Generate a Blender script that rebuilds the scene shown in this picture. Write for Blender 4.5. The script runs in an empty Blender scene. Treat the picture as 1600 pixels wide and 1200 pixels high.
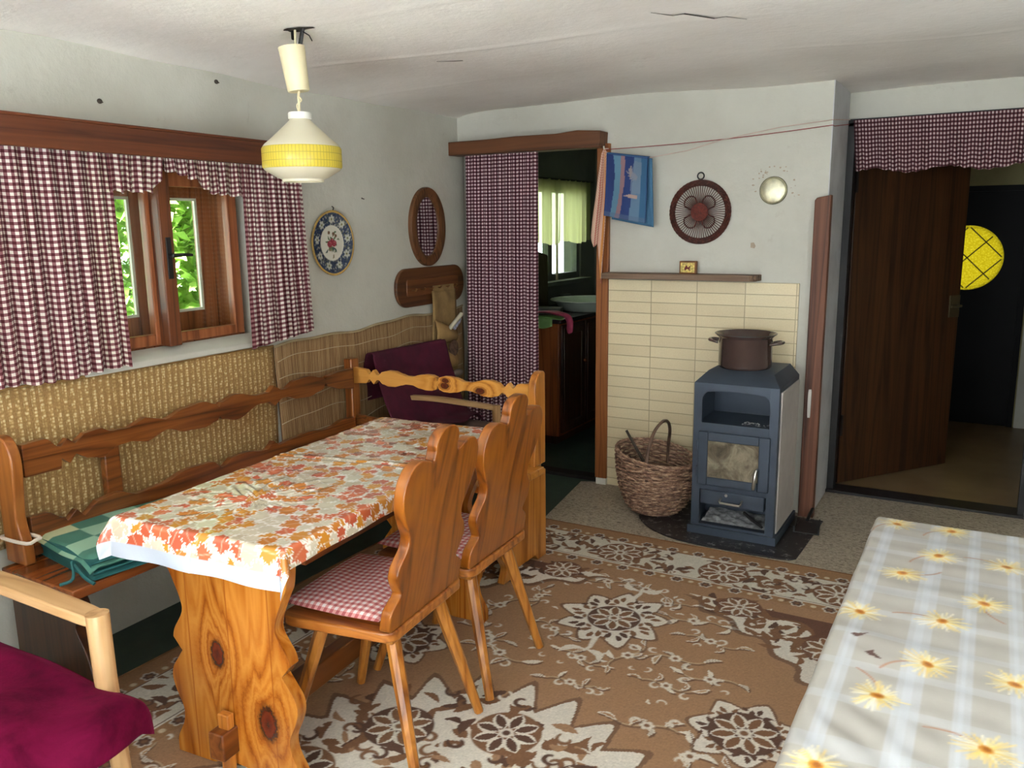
import bpy, bmesh, math, random
import numpy as np
from mathutils import Vector, Matrix
random.seed(7)
PI = math.pi
SC = bpy.context.scene
COL = SC.collection

# ------------------------------------------------------------------ camera
cam_d = bpy.data.cameras.new('camera')
cam = bpy.data.objects.new('camera', cam_d)
COL.objects.link(cam)
YAW, PITCH, ROLL = math.radians(-30.025), math.radians(10.815), math.radians(-0.7074)
_f = Vector((math.sin(YAW)*math.cos(PITCH), math.cos(YAW)*math.cos(PITCH), -math.sin(PITCH)))
_r = Vector((math.cos(YAW), -math.sin(YAW), 0))
_u = _r.cross(_f)
_r2 = _r*math.cos(ROLL) + _u*math.sin(ROLL)
_u2 = -_r*math.sin(ROLL) + _u*math.cos(ROLL)
cam.matrix_world = Matrix(((_r2.x, _u2.x, -_f.x, 0), (_r2.y, _u2.y, -_f.y, 0), (_r2.z, _u2.z, -_f.z, 1.5), (0, 0, 0, 1)))
cam_d.sensor_fit = 'HORIZONTAL'
cam_d.sensor_width = 36.0
cam_d.lens = 1298.85/1600*36.0
cam_d.clip_start = 0.05
SC.camera = cam

# ------------------------------------------------------------------ colour management, world, daylight
SC.view_settings.view_transform = 'Standard'
SC.view_settings.look = 'None'
SC.view_settings.gamma = 1
SC.view_settings.exposure = 0.0
SC.view_settings.use_curve_mapping = False
SC.cycles.use_denoising = True
SC.cycles.max_bounces = 8
SC.cycles.diffuse_bounces = 5
SC.cycles.glossy_bounces = 4
SC.cycles.transmission_bounces = 6
SC.cycles.transparent_max_bounces = 12
SC.cycles.sample_clamp_indirect = 60.0
SC.cycles.caustics_reflective = False
SC.cycles.caustics_refractive = False

world = bpy.data.worlds.new('overcast_sky')
SC.world = world
world.use_nodes = True
_bg = world.node_tree.nodes['Background']
_bg.inputs[0].default_value = (0.93, 0.98, 1.0, 1)
_bg.inputs[1].default_value = 4.5

def area(name, loc, rot, sx, sy, power, color, portal=False):
    d = bpy.data.lights.new(name, 'AREA')
    d.shape = 'RECTANGLE'; d.size = sx; d.size_y = sy
    d.energy = power; d.color = color
    if portal: d.cycles.is_portal = True
    o = bpy.data.objects.new(name, d); COL.objects.link(o)
    o.location = loc; o.rotation_euler = rot
    return o
LP = Vector((-2.77, 1.69, 0)); LA = math.atan(.034)
LD = Vector((-math.sin(LA), math.cos(LA), 0)); LN = Vector((math.cos(LA), math.sin(LA), 0))
def left(s, d, z): return LP + LD*s + LN*d + Vector((0, 0, z))
sun_d = bpy.data.lights.new('sun', 'SUN'); sun_d.energy = 150; sun_d.angle = math.radians(2); sun_d.color = (1.0, 1.0, .99)
sun = bpy.data.objects.new('sun', sun_d); COL.objects.link(sun)
sun.rotation_euler = Vector((.25, .78, -.57)).to_track_quat('-Z', 'Y').to_euler()   # shines in through the windows behind the camera
# daylight through the two windows in the wall behind the camera and one in the right wall
area('daylight_front_a', (-1.45, -2.55, 1.42), (math.radians(110), 0, 0), 1.3, .95, 52, (.86, .94, 1.0))
area('daylight_front_b', (0.55, -2.55, 1.42), (math.radians(110), 0, 0), 1.3, .95, 24, (.86, .94, 1.0))
area('daylight_right', (1.93, .1, 1.42), (0, math.radians(100), 0), .95, 1.1, 17, (.86, .94, 1.0))
area('portal_left', left(.51, -.34, 1.37), (0, math.radians(-90), LA), .7, 1.0, 1, (1, 1, 1), True)
area('portal_kitchen', (-3.2, 6.0, 1.42), (0, math.radians(-90), 0), .75, 1.0, 1, (1, 1, 1), True)

# ------------------------------------------------------------------ helpers
def lin(c): return tuple(((x/255)/12.92 if x/255 <= .04045 else ((x/255+.055)/1.055)**2.4) for x in c)
def lin4(c): return lin(c) + (1,)

class MB:
    """collects shapes; build() links them as ONE mesh object"""
    def __init__(s): s.v = []; s.f = []; s.uv = {}; s.c = None
    def add(s, vs, fs, M=None, uv=None):
        o = len(s.v)
        if M is not None: vs = [M @ Vector(p) for p in vs]
        s.v += [tuple(p) for p in vs]
        if uv is not None:
            for i, q in enumerate(uv): s.uv[o+i] = q
        s.f += [tuple(o+i for i in f) for f in fs]
        return s
    def box(s, x0, x1, y0, y1, z0, z1, M=None):
        v = [(x, y, z) for z in (z0, z1) for y in (y0, y1) for x in (x0, x1)]
        return s.add(v, [(0, 2, 3, 1), (4, 5, 7, 6), (0, 1, 5, 4), (2, 6, 7, 3), (0, 4, 6, 2), (1, 3, 7, 5)], M)
    def prism(s, poly, a, b, plane='xz', M=None):
        """outline poly in the plane, pulled from a to b along the third axis"""
        P = {'xz': lambda u, w, t: (u, t, w), 'yz': lambda u, w, t: (t, u, w), 'xy': lambda u, w, t: (u, w, t)}[plane]
        n = len(poly)
        v = [P(u, w, a) for u, w in poly] + [P(u, w, b) for u, w in poly]
        fs = [tuple(range(n-1, -1, -1)), tuple(range(n, 2*n))] + [(i, (i+1) % n, n+(i+1) % n, n+i) for i in range(n)]
        return s.add(v, fs, M)
    def lathe(s, prof, n=32, M=None, cap0=True, cap1=True, uv=False):
        v = []; fs = []
        for r, z in prof: v += [(r*math.cos(2*PI*i/n), r*math.sin(2*PI*i/n), z) for i in range(n)]
        m = len(prof)
        for j in range(m-1):
            for i in range(n): fs.append((j*n+i, j*n+(i+1) % n, (j+1)*n+(i+1) % n, (j+1)*n+i))
        if cap0: fs.append(tuple(range(n-1, -1, -1)))
        if cap1: fs.append(tuple((m-1)*n+i for i in range(n)))
        return s.add(v, fs, M)
    def tube(s, pts, r, n=8, M=None, closed=False, smooth=0):
        pts = [Vector(p) for p in pts]
        if smooth: pts = catmull(pts, smooth, closed)
        m = len(pts)
        if not isinstance(r, (list, tuple)): r = [r]*m
        elif len(r) != m:
            rr = r; r = [np.interp(i/(m-1), np.linspace(0, 1, len(rr)), rr) for i in range(m)]
        v = []; fs = []
        up = None
        for i, p in enumerate(pts):
            a = pts[(i-1) % m] if (closed or i > 0) else p
            b = pts[(i+1) % m] if (closed or i < m-1) else p
            t = (b-a).normalized()
            if up is None:
                up = Vector((0, 0, 1)) if abs(t.z) < .9 else Vector((1, 0, 0))
            e1 = (up - t*up.dot(t))
            if e1.length < 1e-6: e1 = t.orthogonal()
            e1.normalize(); up = e1
            e2 = t.cross(e1)
            v += [p + (e1*math.cos(2*PI*k/n) + e2*math.sin(2*PI*k/n))*r[i] for k in range(n)]
        for i in range(m if closed else m-1):
            j = (i+1) % m
            for k in range(n): fs.append((i*n+k, i*n+(k+1) % n, j*n+(k+1) % n, j*n+k))
        if not closed:
            fs.append(tuple(range(n-1, -1, -1))); fs.append(tuple((m-1)*n+k for k in range(n)))
        return s.add(v, fs, M)
    def grid(s, fn, nu, nv, uvfn=None, M=None, flip=False):
        v = []; uv = []
        for j in range(nv+1):
            for i in range(nu+1):
                u, w = i/nu, j/nv
                v.append(fn(u, w))
                if uvfn: uv.append(uvfn(u, w))
        fs = []
        for j in range(nv):
            for i in range(nu):
                a = j*(nu+1)+i; q = (a, a+1, a+nu+2, a+nu+1)
                fs.append(q[::-1] if flip else q)
        return s.add(v, fs, M, uv if uvfn else None)
    def ball(s, c, r, n=12, sc=(1, 1, 1), M=None):
        v = []; fs = []
        for j in range(n+1):
            th = PI*j/n
            for i in range(2*n):
                ph = PI*i/n
                v.append((c[0]+r*sc[0]*math.sin(th)*math.cos(ph), c[1]+r*sc[1]*math.sin(th)*math.sin(ph), c[2]+r*sc[2]*math.cos(th)))
        for j in range(n):
            for i in range(2*n): fs.append((j*2*n+i, (j+1)*2*n+i, (j+1)*2*n+(i+1) % (2*n), j*2*n+(i+1) % (2*n)))
        return s.add(v, fs, M)
    def build(s, name, mat, parent=None, bevel=0, seg=2, ang=40, solid=0, sub=0, loc=None, rot=None):
        me = bpy.data.meshes.new(name)
        me.from_pydata(s.v, [], s.f)
        if s.uv:
            ul = me.uv_layers.new(name='uv')
            li = np.zeros(len(me.loops), dtype=np.int32); me.loops.foreach_get('vertex_index', li)
            arr = np.zeros((len(s.v), 2), dtype=np.float32)
            for k, q in s.uv.items(): arr[k] = q
            ul.data.foreach_set('uv', arr[li].ravel())
        if s.c is not None:
            ca = me.color_attributes.new('paint', 'FLOAT_COLOR', 'POINT')
            c = np.ones((len(s.v), 4), dtype=np.float32); c[:, :3] = s.c
            ca.data.foreach_set('color', c.ravel())
        me.validate(); me.update()
        bm = bmesh.new(); bm.from_mesh(me)
        if len(bm.faces) < 60000: bmesh.ops.recalc_face_normals(bm, faces=bm.faces)
        bm.to_mesh(me); bm.free()
        me.shade_smooth()
        me.set_sharp_from_angle(angle=math.radians(ang))
        o = bpy.data.objects.new(name, me); COL.objects.link(o)
        if mat is not None:
            for m in (mat if isinstance(mat, list) else [mat]): me.materials.append(m)
        if parent is not None: o.parent = parent
        if loc is not None: o.location = loc
        if rot is not None: o.rotation_euler = (0, 0, rot) if not isinstance(rot, (tuple, list)) else rot
        if solid:
            md = o.modifiers.new('thickness', 'SOLIDIFY'); md.thickness = solid; md.offset = 0
        if bevel:
            md = o.modifiers.new('bevel', 'BEVEL'); md.width = bevel; md.segments = seg; md.limit_method = 'ANGLE'; md.angle_limit = math.radians(40)
        if sub:
            md = o.modifiers.new('sub', 'SUBSURF'); md.levels = sub; md.render_levels = sub
        return o

def catmull(P, k, closed=False):
    out = []; m = len(P)
    for i in range(m if closed else m-1):
        g = lambda j: P[j % m] if closed else P[max(0, min(m-1, j))]
        p0, p1, p2, p3 = g(i-1), g(i), g(i+1), g(i+2)
        for q in range(k):
            t = q/k
            out.append(.5*((2*p1) + (p2-p0)*t + (2*p0-5*p1+4*p2-p3)*t*t + (3*p1-p0-3*p2+p3)*t**3))
    if not closed: out.append(P[-1])
    return out

def curve2(pts, k=6, closed=False): return [(p.x, p.y) for p in catmull([Vector((a, b, 0)) for a, b in pts], k, closed)]

def tag(o, label, cat, group=None):
    o['label'] = label; o['category'] = cat
    if group: o['group'] = group
    return o
def thing(name, label, cat, loc=(0, 0, 0), rot=0, group=None):
    o = bpy.data.objects.new(name, None); COL.objects.link(o)
    o.location = loc; o.rotation_euler = (0, 0, rot); o.empty_display_size = .1
    return tag(o, label, cat, group)
def struct(o): o['kind'] = 'structure'; return o
def dup(root, loc, rot, label, group=None):
    r = root.copy(); COL.objects.link(r); r.location = loc; r.rotation_euler = (0, 0, rot); r['label'] = label
    if group: r['group'] = group
    for ch in list(root.children):
        c = ch.copy(); COL.objects.link(c); c.parent = r
        for g in ch.children:
            d = g.copy(); COL.objects.link(d); d.parent = c
    return r
def hsh(i, j=0): 
    x = math.sin(i*127.1+j*311.7)*43758.5453
    return x-math.floor(x)

# ------------------------------------------------------------------ materials
class NT:
    def __init__(s, name):
        s.m = bpy.data.materials.new(name); s.m.use_nodes = True
        s.t = s.m.node_tree; s.t.nodes.clear()
        s.out = s.n('ShaderNodeOutputMaterial')
    def n(s, typ, ins=None, **kw):
        nd = s.t.nodes.new(typ)
        for k, v in kw.items(): setattr(nd, k, v)
        for k, v in (ins or {}).items(): s.set(nd, k, v)
        return nd
    def set(s, nd, k, v):
        i = nd.inputs[k]
        if isinstance(v, bpy.types.NodeSocket): s.t.links.new(v, i)
        elif isinstance(v, bpy.types.Node): s.t.links.new(v.outputs[0], i)
        else: i.default_value = v
    def math(s, op, a, b=0.0, c=None):
        nd = s.n('ShaderNodeMath', {0: a, 1: b}, operation=op)
        if c is not None: s.set(nd, 2, c)
        return nd.outputs[0]
    def mix(s, fac, a, b, blend='MIX'):
        nd = s.n('ShaderNodeMix', data_type='RGBA', blend_type=blend)
        s.set(nd, 0, fac); s.set(nd, 6, a); s.set(nd, 7, b)
        return nd.outputs[2]
    def ramp(s, fac, stops, interp='LINEAR'):
        nd = s.n('ShaderNodeValToRGB', {0: fac}); r = nd.color_ramp; r.interpolation = interp
        while len(r.elements) < len(stops): r.elements.new(.5)
        for e, (p, c) in zip(r.elements, stops):
            e.position = p; e.color = (lin4(c) if len(c) == 3 else c) if not isinstance(c, (int, float)) else (c, c, c, 1)
        return nd.outputs[0]
    def coord(s, kind='Object', scale=(1, 1, 1), loc=(0, 0, 0)):
        tc = s.n('ShaderNodeTexCoord')
        mp = s.n('ShaderNodeMapping', {'Vector': tc.outputs[kind], 'Scale': scale, 'Location': loc})
        return mp.outputs[0]
    def noise(s, vec, scale, detail=4, rough=.55, dist=0):
        return s.n('ShaderNodeTexNoise', {'Vector': vec, 'Scale': scale, 'Detail': detail, 'Roughness': rough, 'Distortion': dist}).outputs[0]
    def bump(s, h, strength=.3, dist=.01):
        return s.n('ShaderNodeBump', {'Height': h, 'Strength': strength, 'Distance': dist}).outputs[0]
    def bsdf(s, col, rough=.6, metal=0, normal=None, **ins):
        nd = s.n('ShaderNodeBsdfPrincipled', {'Base Color': col if not isinstance(col, tuple) else (lin4(col) if len(col) == 3 else col), 'Roughness': rough, 'Metallic': metal})
        if normal is not None: s.set(nd, 'Normal', normal)
        for k, v in ins.items(): s.set(nd, k.replace('_', ' '), v)
        return nd.outputs[0]
    def done(s, sh):
        s.t.links.new(sh, s.out.inputs[0]); return s.m

def plain(name, c, rough=.6, metal=0, vary=.08, nscale=12, bump=0, **ins):
    t = NT(name); co = t.coord()
    nz = t.noise(co, nscale)
    d = tuple(max(0, x*(1-vary)) for x in c); l = tuple(min(255, x*(1+vary)) for x in c)
    col = t.ramp(nz, [(.3, d), (.7, l)])
    nm = t.bump(t.noise(co, nscale*4), bump, .005) if bump else None
    return t.done(t.bsdf(col, rough, metal, nm, **ins))

def wood(name, dark, mid, light, axis='z', scale=30, rough=.32, coat=.25, knots=(), planks=None, var=.25, stretch=.045, rings=13.0):
    t = NT(name)
    ax = 'xyz'.index(axis)
    sc = [1, 1, 1]; sc[ax] = stretch
    tc = t.n('ShaderNodeTexCoord').outputs['Object']
    vec = tc
    if planks:
        pa, pw = planks
        sx = t.n('ShaderNodeSeparateXYZ', {0: tc}).outputs['xyz'.index(pa)]
        idx = t.math('FLOOR', t.math('DIVIDE', sx, pw))
        wn = t.n('ShaderNodeTexWhiteNoise', {'W': idx}, noise_dimensions='1D').outputs[0]
        off = t.n('ShaderNodeVectorMath', {0: tc}, operation='ADD')
        cmb = t.n('ShaderNodeCombineXYZ', {0: t.math('MULTIPLY', wn, 5.0), 1: t.math('MULTIPLY', wn, 3.0), 2: t.math('MULTIPLY', wn, 7.0)})
        t.set(off, 1, cmb.outputs[0]); vec = off.outputs[0]
    mp = t.n('ShaderNodeMapping', {'Vector': vec, 'Scale': tuple(sc)}).outputs[0]
    kf = None
    for (kp, kr) in knots:
        dsc = [1/kr]*3; dsc[ax] = .6/kr
        v = t.n('ShaderNodeVectorMath', {0: tc, 1: tuple(kp)}, operation='SUBTRACT').outputs[0]
        v = t.n('ShaderNodeVectorMath', {0: v, 1: tuple(dsc)}, operation='MULTIPLY').outputs[0]
        d = t.n('ShaderNodeVectorMath', {0: v}, operation='LENGTH').outputs['Value']
        kf = d if kf is None else t.math('MINIMUM', kf, d)
    if kf is not None: kf = t.math('ADD', kf, t.math('MULTIPLY', t.math('SUBTRACT', t.noise(tc, 90, 4, .7), .5), .9))
    big = t.noise(mp, scale*.22, 3, .5, .4)
    fine = t.noise(mp, scale*2.2, 5, .6, .2)
    g = t.math('MULTIPLY', big, rings)
    if kf is not None:
        warp = t.math('MULTIPLY', t.math('POWER', 2.718, t.math('MULTIPLY', kf, -.45)), 7.0)
        g = t.math('ADD', g, warp)
    ring = t.math('PINGPONG', g, 1.0)
    gr = t.math('ADD', t.math('MULTIPLY', ring, .62), t.math('MULTIPLY', fine, .38))
    col = t.ramp(gr, [(.15, dark), (.32, mid), (.60, light), (.85, mid)])
    if planks:
        k = t.math('ADD', t.math('MULTIPLY', wn, var), 1-var*.6)
        cb = t.n('ShaderNodeCombineXYZ', {0: k, 1: k, 2: k}).outputs[0]
        col = t.mix(1.0, col, cb, 'MULTIPLY')
        fr = t.math('FRACT', t.math('DIVIDE', sx, pw))
        edge = t.math('LESS_THAN', t.math('PINGPONG', fr, .5), .018)
        col = t.mix(t.math('MULTIPLY', edge, .6), col, lin4(dark))
    if kf is not None:
        kc = t.ramp(t.math('DIVIDE', kf, 2.4), [(.0, (70, 24, 14)), (.30, (104, 40, 18)), (.42, (52, 22, 10)), (.60, dark)])
        km = t.ramp(t.math('DIVIDE', kf, 2.4), [(.40, 1.0), (.85, 0.0)])
        col = t.mix(km, col, kc)
    nm = t.bump(gr, .08, .002)
    return t.done(t.bsdf(col, rough, 0, nm, Coat_Weight=coat, Coat_Roughness=.12))

def gingham(name, p, white, mid, dark, transl=0.0, rough=.85, line=.5, sheen=0):
    t = NT(name)
    uv = t.n('ShaderNodeTexCoord').outputs['UV']
    sp = t.n('ShaderNodeSeparateXYZ', {0: uv})
    a = t.math('LESS_THAN', t.math('FRACT', t.math('DIVIDE', sp.outputs[0], p)), line)
    b = t.math('LESS_THAN', t.math('FRACT', t.math('DIVIDE', sp.outputs[1], p)), line)
    k = t.math('MULTIPLY', t.math('ADD', a, b), .5)
    col = t.ramp(k, [(0, white), (.3, mid), (.8, dark)], 'CONSTANT')
    wv = t.noise(t.n('ShaderNodeMapping', {'Vector': uv, 'Scale': (600, 600, 1)}).outputs[0], 1.0, 2)
    sh = t.bsdf(col, rough, 0, t.bump(wv, .15, .001))
    if transl:
        tr = t.n('ShaderNodeBsdfTranslucent', {0: col}).outputs[0]
        sh = t.n('ShaderNodeMixShader', {0: transl, 1: sh, 2: tr}).outputs[0]
    return t.done(sh)

def painted(name, rough=.6, bumpscale=0, bumpstr=.2, sheen=0, coat=0, bdist=.004, bstretch=(1, 1, 1)):
    t = NT(name)
    c = t.n('ShaderNodeVertexColor', layer_name='paint').outputs[0]
    co = t.coord('Object', bstretch)
    nm = t.bump(t.noise(co, bumpscale, 5, .6, .6), bumpstr, bdist) if bumpscale else None
    return t.done(t.bsdf(c, rough, 0, nm, Coat_Weight=coat, Coat_Roughness=.15))

def glass_mat(name, tint=(250, 255, 252), refl=1.0):
    t = NT(name)
    fc = t.n('ShaderNodeLayerWeight', {'Blend': .5}).outputs['Facing']
    fr = t.math('ADD', .03, t.math('MULTIPLY', t.math('POWER', fc, 4.0), .55))
    tr = t.n('ShaderNodeBsdfTransparent', {0: lin4(tint)}).outputs[0]
    gl = t.n('ShaderNodeBsdfGlossy', {'Roughness': .02}).outputs[0]
    return t.done(t.n('ShaderNodeMixShader', {0: t.math('MULTIPLY', fr, refl), 1: tr, 2: gl}).outputs[0])

def plaster(name, base, stain, rough=.9, scale=1.0, bstr=.35, dirt=None):
    t = NT(name); co = t.coord()
    n1 = t.noise(co, 1.3*scale, 6, .6); n2 = t.noise(co, 9*scale, 5, .6); n3 = t.noise(co, 60*scale, 4, .6)
    col = t.ramp(n1, [(.3, stain), (.55, base), (.8, tuple(min(255, x*1.03) for x in base))])
    col = t.mix(t.math('MULTIPLY', t.ramp(n2, [(.55, 0.0), (.75, 1.0)]), .35), col, lin4(stain))
    if dirt:
        n4 = t.noise(co, 3.1*scale, 8, .75, 1.5)
        col = t.mix(t.math('MULTIPLY', t.ramp(n4, [(.62, 0.0), (.72, 1.0)]), .5), col, lin4(dirt))
    h = t.math('ADD', t.math('MULTIPLY', n2, .8), t.math('MULTIPLY', n3, .25))
    return t.done(t.bsdf(col, rough, 0, t.bump(h, bstr, .015)))

M = {}
M['plaster_l'] = plaster('plaster_grey_white', (204, 203, 192), (190, 188, 176), dirt=(170, 166, 154))
M['plaster_b'] = plaster('plaster_warm_white', (206, 205, 195), (194, 192, 181), dirt=(176, 170, 158))
M['plaster_c'] = plaster('plaster_ceiling', (246, 242, 236), (236, 231, 224), scale=.8, bstr=.35, dirt=(214, 207, 198))
M['grey_paint'] = plaster('grey_painted_wood', (200, 201, 204), (176, 176, 180), rough=.6, scale=3, bstr=.2, dirt=(95, 95, 100))
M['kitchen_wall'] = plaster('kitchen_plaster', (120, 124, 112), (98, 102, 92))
M['hall_wall'] = plaster('hall_plaster', (168, 158, 112), (148, 138, 96))
M['pine'] = wood('honey_pine', (150, 88, 30), (186, 118, 44), (206, 140, 62), 'x')
M['pine_z'] = wood('honey_pine_upright', (146, 82, 26), (182, 112, 40), (202, 134, 58), 'z')
M['bench_y'] = wood('brown_pine_long', (74, 36, 14), (108, 56, 22), (134, 78, 34), 'y')
M['bench_x'] = wood('honey_pine_rail', (188, 100, 26), (222, 134, 42), (240, 168, 74), 'x', knots=[((-.28, -.02, .79), .012), ((.22, -.02, .765), .016), ((.01, -.02, .77), .012)])
M['bench_post'] = wood('brown_pine_upright', (92, 46, 16), (132, 72, 26), (162, 98, 42), 'z')
M['chair_z'] = wood('chair_back_pine', (92, 44, 6), (132, 70, 12), (156, 90, 22), 'z', scale=24, rough=.28)
M['chair_x'] = wood('chair_seat_pine', (110, 56, 20), (150, 86, 32), (180, 112, 48), 'x', rough=.28)
M['chair_leg'] = wood('chair_leg_pine', (112, 62, 20), (158, 96, 34), (190, 126, 54), 'z', rough=.3)
M['trestle'] = wood('trestle_pine', (142, 72, 16), (178, 104, 30), (200, 130, 50), 'z', scale=26, rough=.25, coat=.4,
                    knots=[((-.045, -.545, .353), .021), ((.12, -.545, .185), .028)], planks=('x', .145), var=.28, rings=13.0)
M['oak'] = wood('pale_beech', (156, 116, 72), (182, 142, 94), (196, 158, 112), 'x', rough=.4, coat=.1)
M['oak_z'] = wood('pale_beech_upright', (156, 116, 72), (182, 142, 94), (196, 158, 112), 'z', rough=.4, coat=.1)
M['cornice'] = wood('mahogany_board', (64, 30, 15), (88, 44, 22), (104, 54, 28), 'y', rough=.5, coat=.05)
M['lintel'] = wood('brown_lintel', (72, 40, 20), (96, 56, 28), (110, 66, 34), 'x', rough=.55, coat=.0)
M['frame_wood'] = wood('window_brown', (104, 54, 28), (144, 82, 46), (168, 102, 62), 'z', rough=.4, coat=.15)
M['frame_y'] = wood('window_brown_rail', (104, 54, 28), (144, 82, 46), (168, 102, 62), 'y', rough=.4, coat=.15)
M['frame_backlit'] = wood('sash_backlit', (70, 34, 17), (100, 54, 28), (118, 66, 36), 'z', rough=.4, coat=.15)  # window wood darkened in colour as if seen against the light
M['post'] = wood('orange_door_post', (104, 56, 24), (138, 80, 38), (158, 96, 48), 'z', rough=.5, coat=.05)
M['slat'] = wood('red_brown_slat', (64, 36, 24), (98, 58, 40), (120, 76, 54), 'z', rough=.6, coat=0)
M['door_plank'] = wood('door_planks', (36, 20, 9), (58, 34, 15), (74, 45, 21), 'z', rough=.5, coat=.05, planks=('x', .098), var=.3)
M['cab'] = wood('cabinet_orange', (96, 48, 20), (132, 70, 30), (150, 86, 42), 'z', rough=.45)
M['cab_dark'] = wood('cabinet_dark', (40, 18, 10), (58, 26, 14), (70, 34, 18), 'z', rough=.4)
M['mirror_frame'] = wood('oval_frame_oak', (62, 36, 16), (92, 56, 26), (112, 72, 38), 'z', rough=.5, scale=60, coat=.1)
M['rack_wood'] = wood('rack_oak', (56, 30, 13), (84, 48, 22), (102, 62, 30), 'y', rough=.45, coat=.1)
M['shelf_wood'] = wood('shelf_grey_brown', (66, 50, 40), (112, 88, 70), (136, 112, 92), 'x', rough=.7, coat=0)
M['board_dark'] = wood('dark_board', (48, 40, 22), (72, 60, 34), (86, 74, 44), 'z', rough=.6, coat=0)
M['glass'] = glass_mat('window_glass')
M['black'] = plain('black_iron', (28, 28, 28), .45)
M['ging_win'] = gingham('gingham_curtain', .0200, (236, 226, 216), (140, 94, 97), (80, 16, 28), .28)
M['ging_door'] = gingham('gingham_door_curtain', .0205, (230, 208, 210), (112, 58, 71), (48, 8, 22), .12)
M['ging_val'] = gingham('gingham_valance_shaded', .0205, (204, 184, 182), (98, 50, 58), (48, 12, 20), .1)  # same gingham, its colours darkened for the low light at the hallway doorway
M['ging_cush'] = gingham('gingham_cushion', .021, (240, 230, 228), (220, 158, 154), (186, 96, 98), 0)
M['steel'] = plain('brushed_steel', (190, 188, 182), .3, 1.0)
M['cream'] = plain('cream_plastic', (226, 214, 176), .45, vary=.03)
M['white'] = plain('white_plastic', (232, 230, 220), .5, vary=.03)
# ------------------------------------------------------------------ the setting
CY0 = -2.8
CE = lambda x, y: 2.135 + .006*y
def wall(name, boxes, mat, loc=None, rot=None):
    mb = MB()
    for b in boxes: mb.box(*b)
    return struct(mb.build(name, mat, None, loc=loc, rot=rot))
wall('wall_left', [(-.34, 0, -4.6, .075, 0, 2.4), (-.34, 0, .94, 2.70, 0, 2.4), (-.34, 0, .075, .94, 0, 1.03), (-.34, 0, .075, .94, 1.76, 2.4)], M['plaster_l'], LP, LA)
wall('wall_back', [(-1.93, -.727, 4.33, 4.45, 0, 2.4), (-2.96, -1.93, 4.33, 4.45, 1.93, 2.4), (-2.96, -2.845, 4.42, 4.45, 0, 2.4), (-.86, -.727, 4.44, 4.80, 0, 2.4)], M['plaster_b'])
wall('trim_1', [(-.730, -.722, 4.331, 4.80, 0, 2.4)], M['grey_paint'])
wall('wall_hall', [(-.727, 2.1, 4.80, 4.88, 2.0, 2.4), (.235, 2.1, 4.80, 4.88, 0, 2.0)], M['plaster_b'])
wall('wall_right', [(2.0, 2.15, -2.8, -.5, 0, 2.4), (2.0, 2.15, .7, 4.9, 0, 2.4), (2.0, 2.15, -.5, .7, 0, .9), (2.0, 2.15, -.5, .7, 1.95, 2.4)], M['plaster_l'])
wall('wall_front', [(-3.2, -1.95, -2.8, -2.65, 0, 2.4), (-.75, -.15, -2.8, -2.65, 0, 2.4), (1.05, 2.1, -2.8, -2.65, 0, 2.4), (-1.95, 1.05, -2.8, -2.65, 0, .9), (-1.95, 1.05, -2.8, -2.65, 1.95, 2.4)], M['plaster_l'])
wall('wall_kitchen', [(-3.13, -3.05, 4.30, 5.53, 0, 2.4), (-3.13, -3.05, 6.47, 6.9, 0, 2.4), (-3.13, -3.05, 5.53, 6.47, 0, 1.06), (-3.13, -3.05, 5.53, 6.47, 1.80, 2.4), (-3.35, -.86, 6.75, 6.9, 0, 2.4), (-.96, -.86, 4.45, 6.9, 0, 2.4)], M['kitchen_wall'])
wall('wall_hallway', [(-.86, -.80, 4.88, 7.1, 0, 2.4), (1.15, 1.25, 4.88, 7.1, 0, 2.4), (-.86, -.76, 6.95, 7.05, 0, 1.75), (.205, 1.2, 6.95, 7.05, 0, 1.75), (-.86, 1.2, 6.95, 7.05, 1.735, 2.4)], M['hall_wall'])
wall('wall_hall_wainscot', [(.215, .9, 6.915, 6.95, 0, .88)], M['plaster_b'])
wall('roof_slab', [(-3.45, 2.2, -2.9, 7.2, 2.4, 2.5)], M['plaster_c'])

def ceil_pt(u, w):
    x = -3.3+u*5.4; y = CY0+w*(4.85-CY0)
    z = CE(x, y) + .007*math.sin(2.1*x+1.3*y) + .005*math.sin(5.3*x-2.2*y+1) + .003*math.sin(9*y+3*x)
    for k, yk in enumerate((1.18, 1.62, 2.25, 2.95, 3.55)):
        z -= (.003+.002*(k % 2))*math.exp(-((y-yk-.10*x*(1 if k % 2 else .6)-.02*math.sin(3*x))/.020)**2)*(.55+.45*math.sin(2.3*x+k*2))
    ex = x - (-2.77 - .034*(y-1.69))
    z -= .03*math.exp(-max(ex, 0)/.10)
    return (x, y, z)
ceil = struct(MB().grid(ceil_pt, 110, 460).build('ceiling', M['plaster_c'], ang=180))
ck = plain('crack_dark', (70, 62, 54), .9)
def crack(pts, w, name='crack'):
    v = []; fs = []
    n = len(pts)
    for i, (x, y) in enumerate(pts):
        ww = w*(.2+.8*math.sin(PI*(i+.3)/(n)))*(.6+.8*hsh(i, 3))
        a = pts[max(0, i-1)]; b = pts[min(n-1, i+1)]
        t = Vector((b[0]-a[0], b[1]-a[1])).normalized()
        for sgn in (-1, 1):
            px, py = x - t.y*ww*sgn, y + t.x*ww*sgn
            v.append((px, py, ceil_pt((px+3.3)/5.4, (py-CY0)/(4.85-CY0))[2]-.0025))
    for i in range(n-1): fs.append((2*i, 2*i+1, 2*i+3, 2*i+2))
    return MB().add(v, fs).build(name, ck, ceil)

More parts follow.
